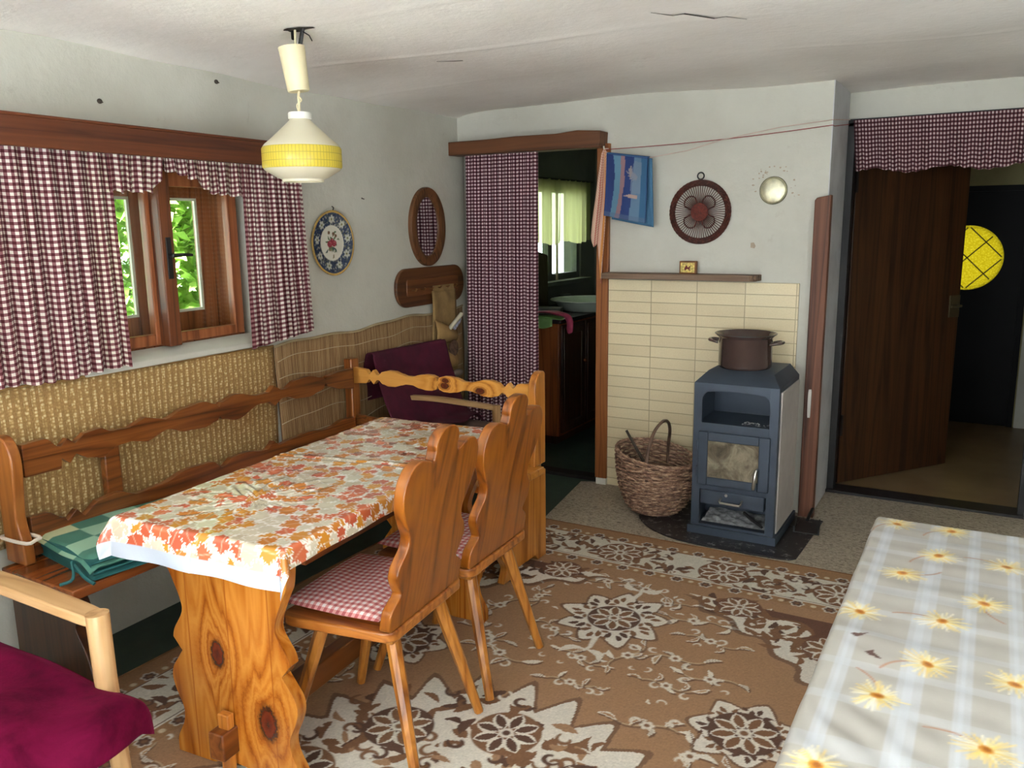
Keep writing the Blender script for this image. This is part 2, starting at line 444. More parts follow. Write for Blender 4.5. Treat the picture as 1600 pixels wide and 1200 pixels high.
# floors
fl = NT('green_floor'); co = fl.coord()
FLOOR_M = fl.done(fl.bsdf(fl.ramp(fl.noise(co, 5, 6, .7), [(.3, (44, 60, 52)), (.7, (62, 80, 68))]), .55))
wall('floor', [(-3.45, 2.2, -2.9, 7.2, -.1, 0)], FLOOR_M)
hf = NT('hall_floor'); co = hf.coord()
wall('floor_hallway', [(-.80, 1.15, 4.83, 6.95, 0, .006)], hf.done(hf.bsdf(hf.ramp(hf.noise(co, 3, 5), [(.3, (128, 104, 74)), (.7, (152, 128, 94))]), .38)))
vf = NT('speckled_vinyl'); co = vf.coord('Object', (1, 1.8, 1))
n1 = vf.noise(co, 55, 3, .65, .8); n2 = vf.noise(co, 4, 4)
vc = vf.ramp(n1, [(.34, (92, 80, 68)), (.46, (156, 146, 130)), (.60, (198, 188, 170)), (.7, (116, 104, 90))])
vc = vf.mix(vf.math('MULTIPLY', n2, .35), vc, lin4((140, 124, 104)))
struct(MB().prism([(-2.02, 4.30), (-1.90, 3.5), (2.0, 3.5), (2.0, 4.795), (-.72, 4.795), (-.72, 4.33), (-1.93, 4.33)], 0, .004, 'xy').build('floor_vinyl', vf.done(vf.bsdf(vc, .45))))
thr = plain('threshold_dark', (38, 34, 36), .5)
wall('trim_2', [(-.722, .235, 4.76, 4.90, 0, .018)], thr)
wall('trim_3', [(-2.86, -1.95, 4.35, 4.44, 0, .02)], plain('kitchen_threshold', (34, 26, 22), .6))
wall('trim_4', [(-.722, -.686, 4.79, 4.87, .0, 2.0), (.205, .235, 4.79, 4.87, 0, 2.0), (-.722, .235, 4.79, 4.87, 1.985, 2.02)], plain('black_jamb', (30, 30, 32), .5))
wall('floor_bounce', [(-3.2, 2.0, -2.65, .45, 0, .003)], plain('pale_bounce_floor', (196, 200, 204), .7, vary=.05))  # unseen pale sheet, added to bounce sunlight up to the ceiling
wall('sun_blocker', [(-4.25, -3.45, -2.9, 7.2, 2.4, 2.5)], M['plaster_c'])  # unseen overhang, added to keep the sun out of the left window
# door casing beside the kitchen doorway, wooden lintel over it
pb = MB().box(-1.935, -1.862, 4.305, 4.46, .04, 1.93); po = struct(pb.build('trim_5', M['post'], bevel=.004))
wall('trim_6', [(-1.925, -1.865, 4.30, 4.36, 0, .04)], M['white'])
lp = [(-2.86, 1.908), (-1.885, 1.905), (-1.88, 1.99), (-2.02, 2.0), (-2.15, 1.990), (-2.4, 1.992), (-2.6, 1.986), (-2.86, 1.985)]
struct(MB().prism(lp, 4.225, 4.332, 'xz').build('trim_7', M['lintel'], bevel=.004))
# tall red-brown slat on the wall end, with a recessed metal pull
sl = struct(MB().prism([(-.778, .0), (-.703, .0), (-.703, 1.625), (-.768, 1.612), (-.778, 1.60)], 4.285, 4.333, 'xz').build('trim_8', M['slat'], bevel=.004))
hp = MB()
hp.prism(curve2([(-.757, .54), (-.75, .53), (-.743, .54), (-.742, .66), (-.75, .672), (-.758, .66)], 4, True), 4.279, 4.286, 'xz')
hp.build('pull_plate', M['steel'], sl, bevel=.001)
# left of the slat, pale bare strip of wall edge is the wall itself

# tiled wall panel
tt = NT('sand_tiles'); uv = tt.n('ShaderNodeTexCoord').outputs['UV']
br = tt.n('ShaderNodeTexBrick', {'Vector': uv, 'Scale': 1.0, 'Mortar Size': .0022, 'Mortar Smooth': .2, 'Bias': 0, 'Brick Width': .255, 'Row Height': .0605,
          'Color1': lin4((236, 222, 186)), 'Color2': lin4((222, 206, 170)), 'Mortar': lin4((160, 142, 106))}, offset=0.0, squash=1.0)
co = tt.coord(); nz = tt.noise(co, 160, 4, .7); n5 = tt.noise(co, 5, 4)
tc = tt.mix(tt.math('MULTIPLY', tt.ramp(nz, [(.4, 0.0), (.7, 1.0)]), .3), br.outputs[0], lin4((186, 164, 120)))
tc = tt.mix(tt.math('MULTIPLY', n5, .4), tc, lin4((234, 220, 184)))
hh = tt.math('SUBTRACT', tt.math('MULTIPLY', nz, .15), br.outputs[1])
tm = tt.done(tt.bsdf(tc, .45, 0, tt.bump(hh, .5, .004)))
tmb = MB()
X0, X1, Z1 = -1.862, -.835, 1.197
tmb.grid(lambda u, w: (X0+(X1-X0)*u, 4.318, Z1*w), 1, 1, lambda u, w: ((X0+(X1-X0)*u)+1.866, Z1*w-1.197+.0605*20))
tmb.box(X0, X1, 4.3185, 4.331, 0, Z1)
struct(tmb.build('wall_tiles', tm))

# ---- window_1 : deep box window in the left wall
win = bpy.data.objects.new('window_1', None); COL.objects.link(win); win.location = LP; win.rotation_euler = (0, 0, LA); struct(win)
def ring(mb, d0, d1, s0, s1, z0, z1, w):
    wl, wr, wb, wt = w if isinstance(w, tuple) else (w,)*4
    mb.box(d0, d1, s0, s0+wl, z0, z1); mb.box(d0, d1, s1-wr, s1, z0, z1)
    mb.box(d0, d1, s0+wl, s1-wr, z0, z0+wb); mb.box(d0, d1, s0+wl, s1-wr, z1-wt, z1)
    return mb
ring(MB(), -.125, -.075, .078, .915, 1.035, 1.745, (.045, .035, .03, .03)).build('frame', M['frame_wood'], win, bevel=.003)
def sash(name, w, z0, z1, hinge, ang, sgn, handle, mat, bead=False, st=.052, th=.035):
    # local: y runs from the hinge (0) to the free edge (w*sgn)
    e = bpy.data.objects.new(name, None); COL.objects.link(e); e.parent = win
    e.location = hinge; e.rotation_euler = (0, 0, ang)
    a, b = (0, w) if sgn > 0 else (-w, 0)
    m = ring(MB(), -th/2, th/2, a, b, z0, z1, st if isinstance(st, tuple) else (st, st, st, st))
    o = m.build('stiles', mat, e, bevel=.004)
    wl = st if not isinstance(st, tuple) else st[0]; wr = st if not isinstance(st, tuple) else st[1]
    bb = st if not isinstance(st, tuple) else st[2]; tt_ = st if not isinstance(st, tuple) else st[3]
    MB().box(-.002, .002, a+wl-.003, b-wr+.003, z0+bb-.003, z1-tt_+.003).build('pane', M['glass'], e)
    if bead:
        ring(MB(), .003, .014, a+wl-.001, b-wr+.001, z0+bb-.001, z1-tt_+.001, .012).build('glazing_bead', M['white'], e)
    if handle:
        yy = (b-wr/2) if sgn > 0 else (a+wl/2)
        h = MB().box(th/2, th/2+.006, yy-.012, yy+.012, 1.29, 1.44)
        h.tube([(th/2, yy, 1.385), (th/2+.035, yy, 1.385)], .007)
        h.tube([(th/2+.033, yy-.008, 1.385), (th/2+.035, yy+.04, 1.387), (th/2+.033, yy+.085, 1.385)], [.008, .007, .006], 8)
        h.build('handle', M['black'], e, bevel=.002)
    return e
sash('sash', .370, 1.050, 1.722, (-.070, .110, 0), 0, 1, False, M['frame_wood'], False, (.05, .05, .045, .055))
rs = sash('sash', .410, 1.050, 1.722, (-.070, .893, 0), 0, -1, False, M['frame_wood'], False, (.035, .05, .04, .055))
MB().box(.0165, .072, -.446, -.386, 1.046, 1.728).build('astragal', M['frame_backlit'], rs, bevel=.005)
h = MB().box(.072, .077, -.428, -.404, 1.31, 1.47)
h.tube([(.072, -.416, 1.40), (.105, -.416, 1.40)], .007)
h.tube([(.102, -.424, 1.40), (.105, -.375, 1.402), (.103, -.33, 1.40)], [.008, .007, .006], 8)
h.build('handle', M['black'], rs, bevel=.002)
ring(MB(), -.29, -.22, .078, .938, 1.035, 1.745, (.03, .03, .03, .03)).build('outer_frame', M['frame_wood'], win, bevel=.003)
sash('outer_sash', .437, 1.065, 1.715, (-.24, .108, 0), 0, 1, False, M['frame_wood'], True, (.06, .05, .085, .085))
sash('outer_sash', .360, 1.065, 1.715, (-.24, .548, 0), 0, 1, False, M['frame_wood'], True, (.04, .075, .085, .085))
for q in ((-.22, -.125, .905, .938, 1.042, 1.745), (-.22, -.125, .075, .09, 1.042, 1.745), (-.22, -.125, .09, .905, 1.735, 1.755)): MB().box(*q).build('lining_board', M['frame_wood'], win)
MB().box(-.22, -.126, .078, .938, 1.02, 1.042).build('inner_sill', M['frame_y'], win)
sv = MB(); sv.prism([(-.06, 1.045), (.0, 1.03), (.028, 1.012), (.03, .99), (-.06, .985)], .06, .955, 'xz')
struct(sv.build('window_sill_1', M['plaster_b'], None, bevel=.004, loc=LP, rot=LA))

# ---- window_2 : kitchen
w2 = bpy.data.objects.new('window_2', None); COL.objects.link(w2); w2.location = (-3.05, 0, 0); struct(w2)
kwf = plain('grey_window_frame', (108, 112, 106), .5)
m = ring(MB(), -.07, -.015, 5.53, 6.47, 1.06, 1.80, .05)
m.box(-.07, -.015, 5.90, 5.97, 1.10, 1.76); m.build('frame', kwf, w2, bevel=.003)
MB().box(-.048, -.044, 5.57, 6.43, 1.1, 1.77).build('pane', M['glass'], w2)
m = MB(); m.box(-.01, .09, 5.50, 6.50, 1.03, 1.062); m.build('sill', M['kitchen_wall'], w2, bevel=.004)
m = MB(); m.box(-.010, .006, 6.02, 6.035, 1.05, 1.75); m.build('window_bar', M['cream'], w2)

# ---- door_1 : plank door swung into the hallway
d1 = bpy.data.objects.new('door_1', None); COL.objects.link(d1); d1.location = (-.682, 4.905, 0); d1.rotation_euler = (0, 0, math.radians(54.4)); struct(d1)
MB().box(0, .89, 0, .042, .02, 1.985).build('leaf', M['door_plank'], d1, bevel=.003)
m = MB(); m.box(.80, .885, -.008, 0, .93, 1.06); m.tube([(.84, -.005, 1.0), (.84, -.05, 1.0)], .008); m.tube([(.845, -.05, 1.0), (.76, -.05, 1.0)], .008)
m.build('lock_plate', plain('dull_brass', (96, 84, 58), .5, .6), d1, bevel=.002)
for z in (.3, 1.65): MB().box(.0, .012, -.006, .02, z, z+.12).build('hinge', M['black'], d1)

# ---- door_2 : black front door with a round yellow pane
d2 = bpy.data.objects.new('door_2', None); COL.objects.link(d2); d2.location = (0, 6.955, 0); struct(d2)
def plate_hole(x0, x1, z0, z1, cx, cz, r, y0, y1, n=64):
    v = []; fs = []
    for i in range(n):
        a = 2*PI*i/n; c, s_ = math.cos(a), math.sin(a)
        k = min((x1-cx)/c if c > 1e-6 else 1e9, (x0-cx)/c if c < -1e-6 else 1e9, (z1-cz)/s_ if s_ > 1e-6 else 1e9, (z0-cz)/s_ if s_ < -1e-6 else 1e9)
        for (px, pz) in ((cx+r*c, cz+r*s_), (cx+k*c, cz+k*s_)):
            v += [(px, y0, pz), (px, y1, pz)]
    corners = []
    for i in range(n):
        j = (i+1) % n; a, b = 4*i, 4*j
        fs += [(a, b, b+2, a+2), (a+1, a+3, b+3, b+1), (a, a+1, b+1, b)]
        p, q = v[a+2], v[b+2]
        if abs(p[0]-q[0]) > 1e-6 and abs(p[2]-q[2]) > 1e-6:
            X = x1 if max(p[0], q[0]) > x1-1e-6 else x0; Z = z1 if max(p[2], q[2]) > z1-1e-6 else z0
            k = len(v); v += [(X, y0, Z), (X, y1, Z)]
            fs += [(a+2, b+2, k), (a+3, k+1, b+3)]
    return v, fs
blk = plain('black_door_paint', (5, 5, 5), .5, Specular_IOR_Level=.12)
v, fs = plate_hole(-.785, .172, .004, 1.70, -.18, 1.226, .233, 0, .05)
MB().add(v, fs).build('leaf', blk, d2)
yt = NT('yellow_cast_glass'); co = yt.coord(); vo = yt.n('ShaderNodeTexVoronoi', {'Vector': co, 'Scale': 70}).outputs[0]
yc = yt.ramp(vo, [(.1, (196, 186, 88)), (.6, (172, 160, 50))])
tr = yt.n('ShaderNodeBsdfTranslucent', {0: yc, 'Normal': yt.bump(vo, .6, .01)}).outputs[0]
tp = yt.n('ShaderNodeBsdfTransparent', {0: lin4((150, 146, 80))}).outputs[0]
ym = yt.done(yt.n('ShaderNodeMixShader', {0: .25, 1: tr, 2: tp}).outputs[0])
Mx = Matrix.Translation((-.18, .022, 1.226)) @ Matrix.Rotation(PI/2, 4, 'X')
MB().lathe([(.24, -.003), (.24, .003)], 48, Mx).build('round_pane', ym, d2)
m = MB()
for k in (-.16, 0, .16):
    L = math.sqrt(max(.22**2-k*k, 0.001))*.98
    for sg in (1, -1):
        a = Vector((k*.707-sg*L*.707*1, .012, 1.226+sg*k*.707*1)); 
        c = Vector((-.18, .012, 1.226)); t = Vector((.707, 0, .707*sg)); nn = Vector((-.707*sg, 0, .707))
        m.tube([c+nn*k-t*L, c+nn*k+t*L], .0045, 6)
m.build('lead_bar', plain('lead_bar', (150, 140, 60), .5), d2)
m = MB(); m.box(.168, .205, -.03, .06, 0, 1.735); m.box(-.8, .205, -.03, .06, 1.695, 1.735); m.box(-.8, -.758, -.03, .06, 0, 1.7)
m.build('door_frame', blk, d2)

# outside: lawn and leafy hedge beyond the left window
lg = NT('gravel_yard'); co = lg.coord()
wall('ground_outside', [(-14, -3.5, -4, 14, -.4, -.3)], lg.done(lg.bsdf(lg.ramp(lg.noise(co, 8, 5), [(.3, (56, 58, 48)), (.7, (82, 82, 66))]), .9)))
lm = NT('hedge_leaf'); oi = lm.n('ShaderNodeTexCoord').outputs['Object']
lc = lm.ramp(lm.noise(oi, 7, 3), [(.3, (138, 178, 84)), (.5, (178, 206, 116)), (.72, (208, 226, 146))])
a = lm.bsdf(lc, .5); b = lm.n('ShaderNodeBsdfTranslucent', {0: lc}).outputs[0]
lm = lm.done(lm.n('ShaderNodeMixShader', {0: .45, 1: a, 2: b}).outputs[0])
def bush(name, x, ys, zc, label, n, seed):
    rr = random.Random(seed); mb = MB()
    for k in range(n):
        yc = rr.uniform(*ys); zz = rr.uniform(-.3, zc); xx = x + rr.gauss(0, .22) + .25*math.sin(yc*3+zz*2)
        a = rr.uniform(0, 2*PI); tl = rr.uniform(-.9, .9); L = rr.uniform(.06, .13); W = L*rr.uniform(.22, .36)
        Mt = Matrix.Translation((xx, yc, zz)) @ Matrix.Rotation(a, 4, 'Z') @ Matrix.Rotation(tl, 4, 'X') @ Matrix.Rotation(rr.uniform(-1, 1), 4, 'Y')
        mb.add([(0, 0, 0), (W, L*.45, .012), (0, L, -.01), (-W, L*.45, .012), (0, L*.45, 0)], [(0, 1, 4), (1, 2, 4), (2, 3, 4), (3, 0, 4)], Mt)
    o = mb.build(name, lm, None, ang=180)
    st = MB()
    for k in range(9):
        y0 = ys[0]+(ys[1]-ys[0])*(k+.5)/9
        st.tube([(x, y0, -.32), (x+.05, y0+.1, .5), (x-.05, y0-.05, zc*.9)], [.03, .02, .01], 6)
    st.build('stems', M['board_dark'], o)
    tag(o, label, 'hedge'); return o
bush('hedge', -4.75, (2.4, 5.3), 2.7, 'bright green leafy hedge outside the left window', 34000, 3)
# ------------------------------------------------------------------ cloth helpers
def pleat(mb, top, bot, zt, zb, n, amp, seed, P, full=1.5, nu=None, nv=24, vo=0, topamp=.5):
    """top/bot: (start, end) along the wall; zt/zb: heights or functions of u"""
    rr = random.Random(seed); ph = [rr.uniform(0, 6.28) for _ in range(5)]
    nu = nu or int(n*10)
    Z = lambda z, u: z(u) if callable(z) else z
    L = max(top[1]-top[0], bot[1]-bot[0])
    def fn(u, w):
        uu = u + .012*math.sin(2*PI*n*.37*u+ph[3]) + .01*w*math.sin(2*PI*n*.21*u+ph[4])
        a = (top[0]+(top[1]-top[0])*u)*(1-w) + (bot[0]+(bot[1]-bot[0])*u)*w
        d = amp*(topamp+(1-topamp)*w)*(math.sin(2*PI*n*uu+ph[0]) + .45*math.sin(2*PI*n*.53*uu+ph[1]+w*1.2) + .25*math.sin(2*PI*n*1.7*uu+ph[2]))
        z0, z1 = Z(zt, u), Z(zb, u)
        z = z0+(z1-z0)*w + .004*w*math.sin(2*PI*n*uu+ph[1])
        return P(a, d, z)
    def uvf(u, w):
        z0, z1 = Z(zt, u), Z(zb, u)
        return (u*L*full, vo + (z0+(z1-z0)*w))
    return mb.grid(fn, nu, nv, uvf)

# ------------------------------------------------------------------ left wall : curtains and pelmet
PL = lambda a, d, z: (.085+d, a, z)     # local to the wall frame
cn = MB(); cn.box(.115, .14, -1.35, 1.212, 1.757, 1.848); cn.box(.0, .14, -1.35, 1.212, 1.848, 1.858); cn.box(.0, .115, 1.195, 1.212, 1.757, 1.848)
co_ = thing('curtain_pelmet', 'long dark brown wooden pelmet board above the gingham window curtains', 'pelmet', LP, LA)
cn.build('board', M['cornice'], co_, bevel=.003)
def curtain(name, label, mat, *args, loc=LP, rot=LA, group=None, cat='curtain', solid=.0015, **kw):
    mb = MB(); pleat(mb, *args, **kw)
    return tag(mb.build(name, mat, None, ang=180, loc=loc, rot=rot), label, cat, group)
curtain('curtain', 'long burgundy gingham curtain at the left edge of the photo, left of the window', M['ging_win'], (-.40, .19), (-.40, .20), 1.80, lambda u: 1.012+.006*math.sin(9*u), 10, .013, 1, PL, full=1.15)
curtain('curtain', 'long burgundy gingham curtain right of the window, beside the wall plate', M['ging_win'], (.80, 1.155), (.795, 1.195), 1.80, lambda u: .995+.035*u, 9, .013, 2, PL, full=1.35)
curtain('valance', 'short straight gingham valance beside the long left curtain', M['ging_win'], (.17, .415), (.175, .395), 1.80, lambda u: 1.632+.004*math.sin(20*u)+.04*max(0, u-.8)/.2, 5, .012, 3, PL, full=1.25, cat='valance')
def swag(u):
    s = .40+.42*u
    return float(np.interp(s, [.40, .43, .50, .56, .60, .65, .70, .82], [1.716, 1.712, 1.700, 1.686, 1.655, 1.636, 1.634, 1.628]))
curtain('valance', 'gingham valance bunched up over the open window sash', M['ging_win'], (.392, .82), (.40, .82), 1.80, swag, 8, .010, 4, lambda a, d, z: (.088+d+.02*max(0, (.62-a)*3), a, z), full=1.75, cat='valance')

# ---- woven mats behind the bench
def mat_uv(name, kind):
    t = NT(name); uv = t.n('ShaderNodeTexCoord').outputs['UV']; sp = t.n('ShaderNodeSeparateXYZ', {0: uv})
    if kind == 'straw':
        u = t.math('DIVIDE', sp.outputs[0], .0275); fu = t.math('FRACT', u)
        colm = t.math('LESS_THAN', t.math('ABSOLUTE', t.math('SUBTRACT', fu, .5)), .27)
        mv = t.n('ShaderNodeMapping', {'Vector': uv, 'Scale': (1/.0275*2, 1/.011, 1)}).outputs[0]
        vo = t.n('ShaderNodeTexVoronoi', {'Vector': mv, 'Scale': 1.0, 'Randomness': .55}).outputs[0]
        nz = t.noise(uv, 120, 4, .7)
        link = t.ramp(t.math('ADD', vo, t.math('MULTIPLY', nz, .35)), [(.45, (224, 204, 156)), (.62, (196, 162, 106)), (.85, (164, 128, 76))])
        base = t.ramp(nz, [(.3, (140, 106, 60)), (.7, (178, 140, 86))])
        col = t.mix(colm, base, link)
        h = t.math('MULTIPLY', t.math('SUBTRACT', 1.0, vo), colm)
        return t.done(t.bsdf(col, .8, 0, t.bump(h, .6, .006)))
    mv = t.n('ShaderNodeMapping', {'Vector': uv, 'Scale': (150, 3, 1)}).outputs[0]
    nz = t.noise(mv, 1.0, 4, .7); fr = t.math('PINGPONG', t.math('DIVIDE', sp.outputs[0], .006), .5)
    col = t.ramp(nz, [(.3, (112, 78, 46)), (.48, (158, 122, 80)), (.6, (190, 160, 116)), (.72, (138, 84, 58))])
    col = t.mix(t.math('LESS_THAN', fr, .07), col, lin4((84, 56, 32)))
    return t.done(t.bsdf(col, .6, 0, t.bump(fr, .5, .004)))
MS = mat_uv('straw_weave', 'straw'); MBm = mat_uv('bamboo_slats', 'bamboo')
def wallmat(name, s0, s1, z0, zt, mat, label, wav=0.0, seed=0):
    mb = MB()
    fn = lambda u, w: (.008+.004*math.sin(11*u+5*w+seed)+.004*math.sin(23*u+seed), s0+(s1-s0)*u + (.012*(1-w) if s1 > 1.2 else 0), z0+(zt(u)-z0)*w)
    mb.grid(fn, 60, 20, lambda u, w: ((s1-s0)*u, (zt(u)-z0)*w))
    o = tag(mb.build(name, mat, None, ang=180, solid=.006, loc=LP, rot=LA), label, 'wall mat', 'mats hung on the left wall')
    return o
z1f = lambda u: .995 - .016*u + .002*math.sin(30*u)
m1 = wallmat('straw_mat', -1.35, .995, .47, lambda u: z1f(max(0, u*2.345-1.12)/1.2), MS, 'yellow straw wall mat woven in vertical chains, under the window')
z2f = lambda u: .972+.040*u+.008*math.sin(13*u)+.004*math.sin(31*u)
m2 = wallmat('bamboo_mat', 1.0, 2.64, .42, z2f, MBm, 'brown bamboo slat wall mat with white threads, in the far corner', 1)
thread = plain('white_thread', (206, 190, 160), .8)
for k, zz in enumerate((.07, .16, .26, .36, .45)):
    MB().tube([(.018, 1.01+1.6*u, z2f(u)-zz+.008*math.sin(9*u+k*2)+.004*math.sin(21*u+k)) for u in np.linspace(0, 1, 50)], .0018, 5).build('thread', thread, m2)
MB().tube([(.014, 1.0+1.63*u, z2f(u)+.001) for u in np.linspace(0, 1, 60)], .006, 6).build('bound_edge', plain('edge_binding', (176, 158, 124), .9), m2)
MB().tube([(.014, -1.33+2.32*u, z1f(max(0, u*2.345-1.12)/1.2)+.001) for u in np.linspace(0, 1, 60)], .005, 6).build('bound_edge', plain('straw_binding', (150, 116, 66), .9), m1)

# ---- numpy painter
class Paint:
    def __init__(s, w, h, cell, base):
        s.nx = int(round(w/cell)); s.ny = int(round(h/cell)); s.w, s.h = w, h
        s.x = np.linspace(0, w, s.nx+1); s.y = np.linspace(0, h, s.ny+1); s.cell = cell
        s.c = np.empty((s.ny+1, s.nx+1, 3), np.float32); s.c[:] = lin(base)
    def win(s, x0, x1, y0, y1):
        i0 = max(0, int(x0/s.cell)-1); i1 = min(s.nx+1, int(x1/s.cell)+3); j0 = max(0, int(y0/s.cell)-1); j1 = min(s.ny+1, int(y1/s.cell)+3)
        if i0 >= i1 or j0 >= j1: return None
        X, Y = np.meshgrid(s.x[i0:i1], s.y[j0:j1]); return slice(j0, j1), slice(i0, i1), X, Y
    def put(s, J, I, a, col):
        a = np.clip(a, 0, 1)[..., None]; s.c[J, I] = s.c[J, I]*(1-a) + np.array(lin(col), np.float32)*a
    def poly(s, pts, col, alpha=1.0):
        P = np.array(pts); W = s.win(P[:, 0].min(), P[:, 0].max(), P[:, 1].min(), P[:, 1].max())
        if W is None: return
        J, I, X, Y = W; ins = np.zeros(X.shape, bool); n = len(P)
        for k in range(n):
            x1, y1 = P[k]; x2, y2 = P[(k+1) % n]
            if y1 == y2: continue
            cr = ((Y >= min(y1, y2)) & (Y < max(y1, y2)))
            ins ^= cr & (X < (x2-x1)*(Y-y1)/(y2-y1)+x1)
        s.put(J, I, ins*alpha, col)
    def ell(s, cx, cy, a, b, rot, col, alpha=1.0):
        r = max(a, b); W = s.win(cx-r, cx+r, cy-r, cy+r)
        if W is None: return
        J, I, X, Y = W; c, q = math.cos(rot), math.sin(rot); dx, dy = X-cx, Y-cy
        d = np.sqrt(((dx*c+dy*q)/a)**2+((-dx*q+dy*c)/b)**2)
        s.put(J, I, ((1-d)*min(a, b)/s.cell+.5).clip(0, 1)*alpha, col)
    def stroke(s, pts, w, col, alpha=1.0):
        P = np.array(pts); n = len(P); ws = np.interp(np.linspace(0, 1, n), np.linspace(0, 1, len(w)), w) if isinstance(w, (list, tuple)) else np.full(n, w)
        m = ws.max(); W = s.win(P[:, 0].min()-m, P[:, 0].max()+m, P[:, 1].min()-m, P[:, 1].max()+m)
        if W is None: return
        J, I, X, Y = W; best = np.full(X.shape, -9.0)
        for k in range(n-1):
            a, b = P[k], P[k+1]; d = b-a; L = (d**2).sum()+1e-12
            t = np.clip(((X-a[0])*d[0]+(Y-a[1])*d[1])/L, 0, 1)
            dist = np.hypot(X-a[0]-t*d[0], Y-a[1]-t*d[1])
            best = np.maximum(best, (ws[k]*(1-t)+ws[k+1]*t-dist))
        s.put(J, I, (best/s.cell+.5).clip(0, 1)*alpha, col)
def xf(pts, cx, cy, rot, sc=1.0):
    c, q = math.cos(rot)*sc, math.sin(rot)*sc
    return [(cx+x*c-y*q, cy+x*q+y*c) for x, y in pts]
def arc_pts(r, a0, a1, n=9): return [(r*math.cos(a0+(a1-a0)*k/(n-1)), r*math.sin(a0+(a1-a0)*k/(n-1))) for k in range(n)]
def leafp(L, W, bend=0.0, n=9):
    up = []; dn = []
    for k in range(n):
        t = k/(n-1); w = W*math.sin(PI*t)**.8; y = bend*math.sin(PI*t)
        up.append((L*t, y+w)); dn.append((L*t, y-w))
    return up + dn[::-1]

# ---- painted plate
pr = Paint(.34, .34, .002, (40, 52, 86)); rng = random.Random(4)
C0 = .17
pr.ell(C0, C0, .155, .155, 0, (196, 160, 84)); pr.ell(C0, C0, .146, .146, 0, (52, 66, 92))
for k in range(420):
    a = rng.uniform(0, 6.28); r = rng.uniform(.086, .142)
    pr.ell(C0+r*math.cos(a), C0+r*math.sin(a), rng.uniform(.002, .006), rng.uniform(.0015, .004), a, rng.choice([(150, 154, 150), (176, 178, 166), (30, 40, 78), (84, 100, 96), (110, 112, 84), (24, 30, 60)]))
for k in range(9):
    a = k*2*PI/9+.2; x, y = C0+.114*math.cos(a), C0+.114*math.sin(a)
    for j in range(6): pr.ell(x+.012*math.cos(j*1.05+a), y+.012*math.sin(j*1.05+a), .009, .006, j*1.05+a, (196, 198, 186))
    pr.ell(x, y, .006, .006, 0, (120, 120, 80))
pr.ell(C0, C0, .086, .086, 0, (206, 204, 190)); pr.ell(C0, C0, .083, .083, 0, (214, 212, 198))
for k in range(26):
    a = rng.uniform(0, 6.28); r = rng.uniform(.012, .06)
    pr.poly(xf(leafp(rng.uniform(.018, .034), .005, .004), C0+r*math.cos(a)*.8, C0+r*math.sin(a), rng.uniform(0, 6.28)), rng.choice([(74, 96, 64), (96, 112, 82), (60, 80, 76), (120, 110, 80)]))
for (x, y, r) in ((-.016, -.004, .019), (.016, -.002, .018), (.0, .012, .012)):
    pr.ell(C0+x, C0+y, r, r*.85, .3, (138, 44, 58)); pr.ell(C0+x+.003, C0+y+.003, r*.55, r*.4, .8, (176, 86, 92)); pr.ell(C0+x, C0+y, r*.25, r*.2, 0, (100, 24, 40))
for (x, y) in ((.012, .045), (-.02, .05), (.03, .035)): pr.ell(C0+x, C0+y, .009, .008, 0, (112, 84, 60))
def from_paint(p, r, a): 
    i = int(np.clip(round((C0+r*math.cos(a))/p.cell), 0, p.nx)); j = int(np.clip(round((C0+r*math.sin(a))/p.cell), 0, p.ny)); return p.c[j, i]
pb = MB(); N = 144; prof = [(0.0005, .008)]+[(r, .008) for r in np.linspace(.003, .082, 28)]+[(r, .008+.012*((r-.082)/.073)**.7) for r in np.linspace(.084, .155, 28)]
cols = []
v = []; fs = []
for (r, z) in prof:
    for i in range(N):
        a = 2*PI*i/N; v.append((z, r*math.cos(a), r*math.sin(a))); cols.append(from_paint(pr, r, a))
m = len(prof)
for j in range(m-1):
    for i in range(N): fs.append((j*N+i, (j+1)*N+i, (j+1)*N+(i+1) % N, j*N+(i+1) % N))
b0 = len(v)
for (r, z) in ((.157, .019), (.155, .014), (.10, .002)):
    for i in range(N): a = 2*PI*i/N; v.append((z, r*math.cos(a), r*math.sin(a))); cols.append(lin((196, 160, 84)))
for j in range(-1, 2):
    o0 = (m-1)*N if j < 0 else b0+j*N; o1 = b0+(j+1)*N
    for i in range(N): fs.append((o0+i, o1+i, o1+(i+1) % N, o0+(i+1) % N))
fs.append(tuple(b0+2*N+i for i in range(N)))
pb.add(v, fs); pb.c = np.array(cols, np.float32)
pl = thing('wall_plate', 'round painted plate with blue rim and red roses, hung between curtain and oval mirror', 'plate', left(1.432, .004, 1.425), LA)
pb.build('dish', painted('plate_glaze', .2, coat=.5), pl, ang=60)
MB().tube([(.006, .02, .152), (.004, .03, .17), (.004, .018, .175)], .0025, 6).build('hanger', M['black'], pl)

# ---- oval mirror
mr = thing('oval_mirror', 'oval mirror in a carved brown wooden frame above the hook rack', 'mirror', left(2.272, .0, 1.496), LA)
mb = MB(); N = 72; v = []; fs = []
pf = [(1.0, .0), (1.0, .016), (.985, .024), (.90, .028), (.80, .026), (.72, .022), (.66, .016), (.655, .004)]
for (k, d) in pf:
    a_, b_ = .176*k if k > .7 else .176*k*.97, .222*(k if k > .7 else k*1.08)
    if .6 < k <= .8: b_ = .222*np.interp(k, [.655, .8], [.745, .84])
    for i in range(N): t = 2*PI*i/N; v.append((d, a_*math.cos(t), b_*math.sin(t)))
for j in range(len(pf)-1):
    for i in range(N): fs.append((j*N+i, (j+1)*N+i, (j+1)*N+(i+1) % N, j*N+(i+1) % N))
mb.add(v, fs).build('frame', M['mirror_frame'], mr)
mb = MB(); v = [(.010, .123*math.cos(2*PI*i/N), .172*math.sin(2*PI*i/N)) for i in range(N)]
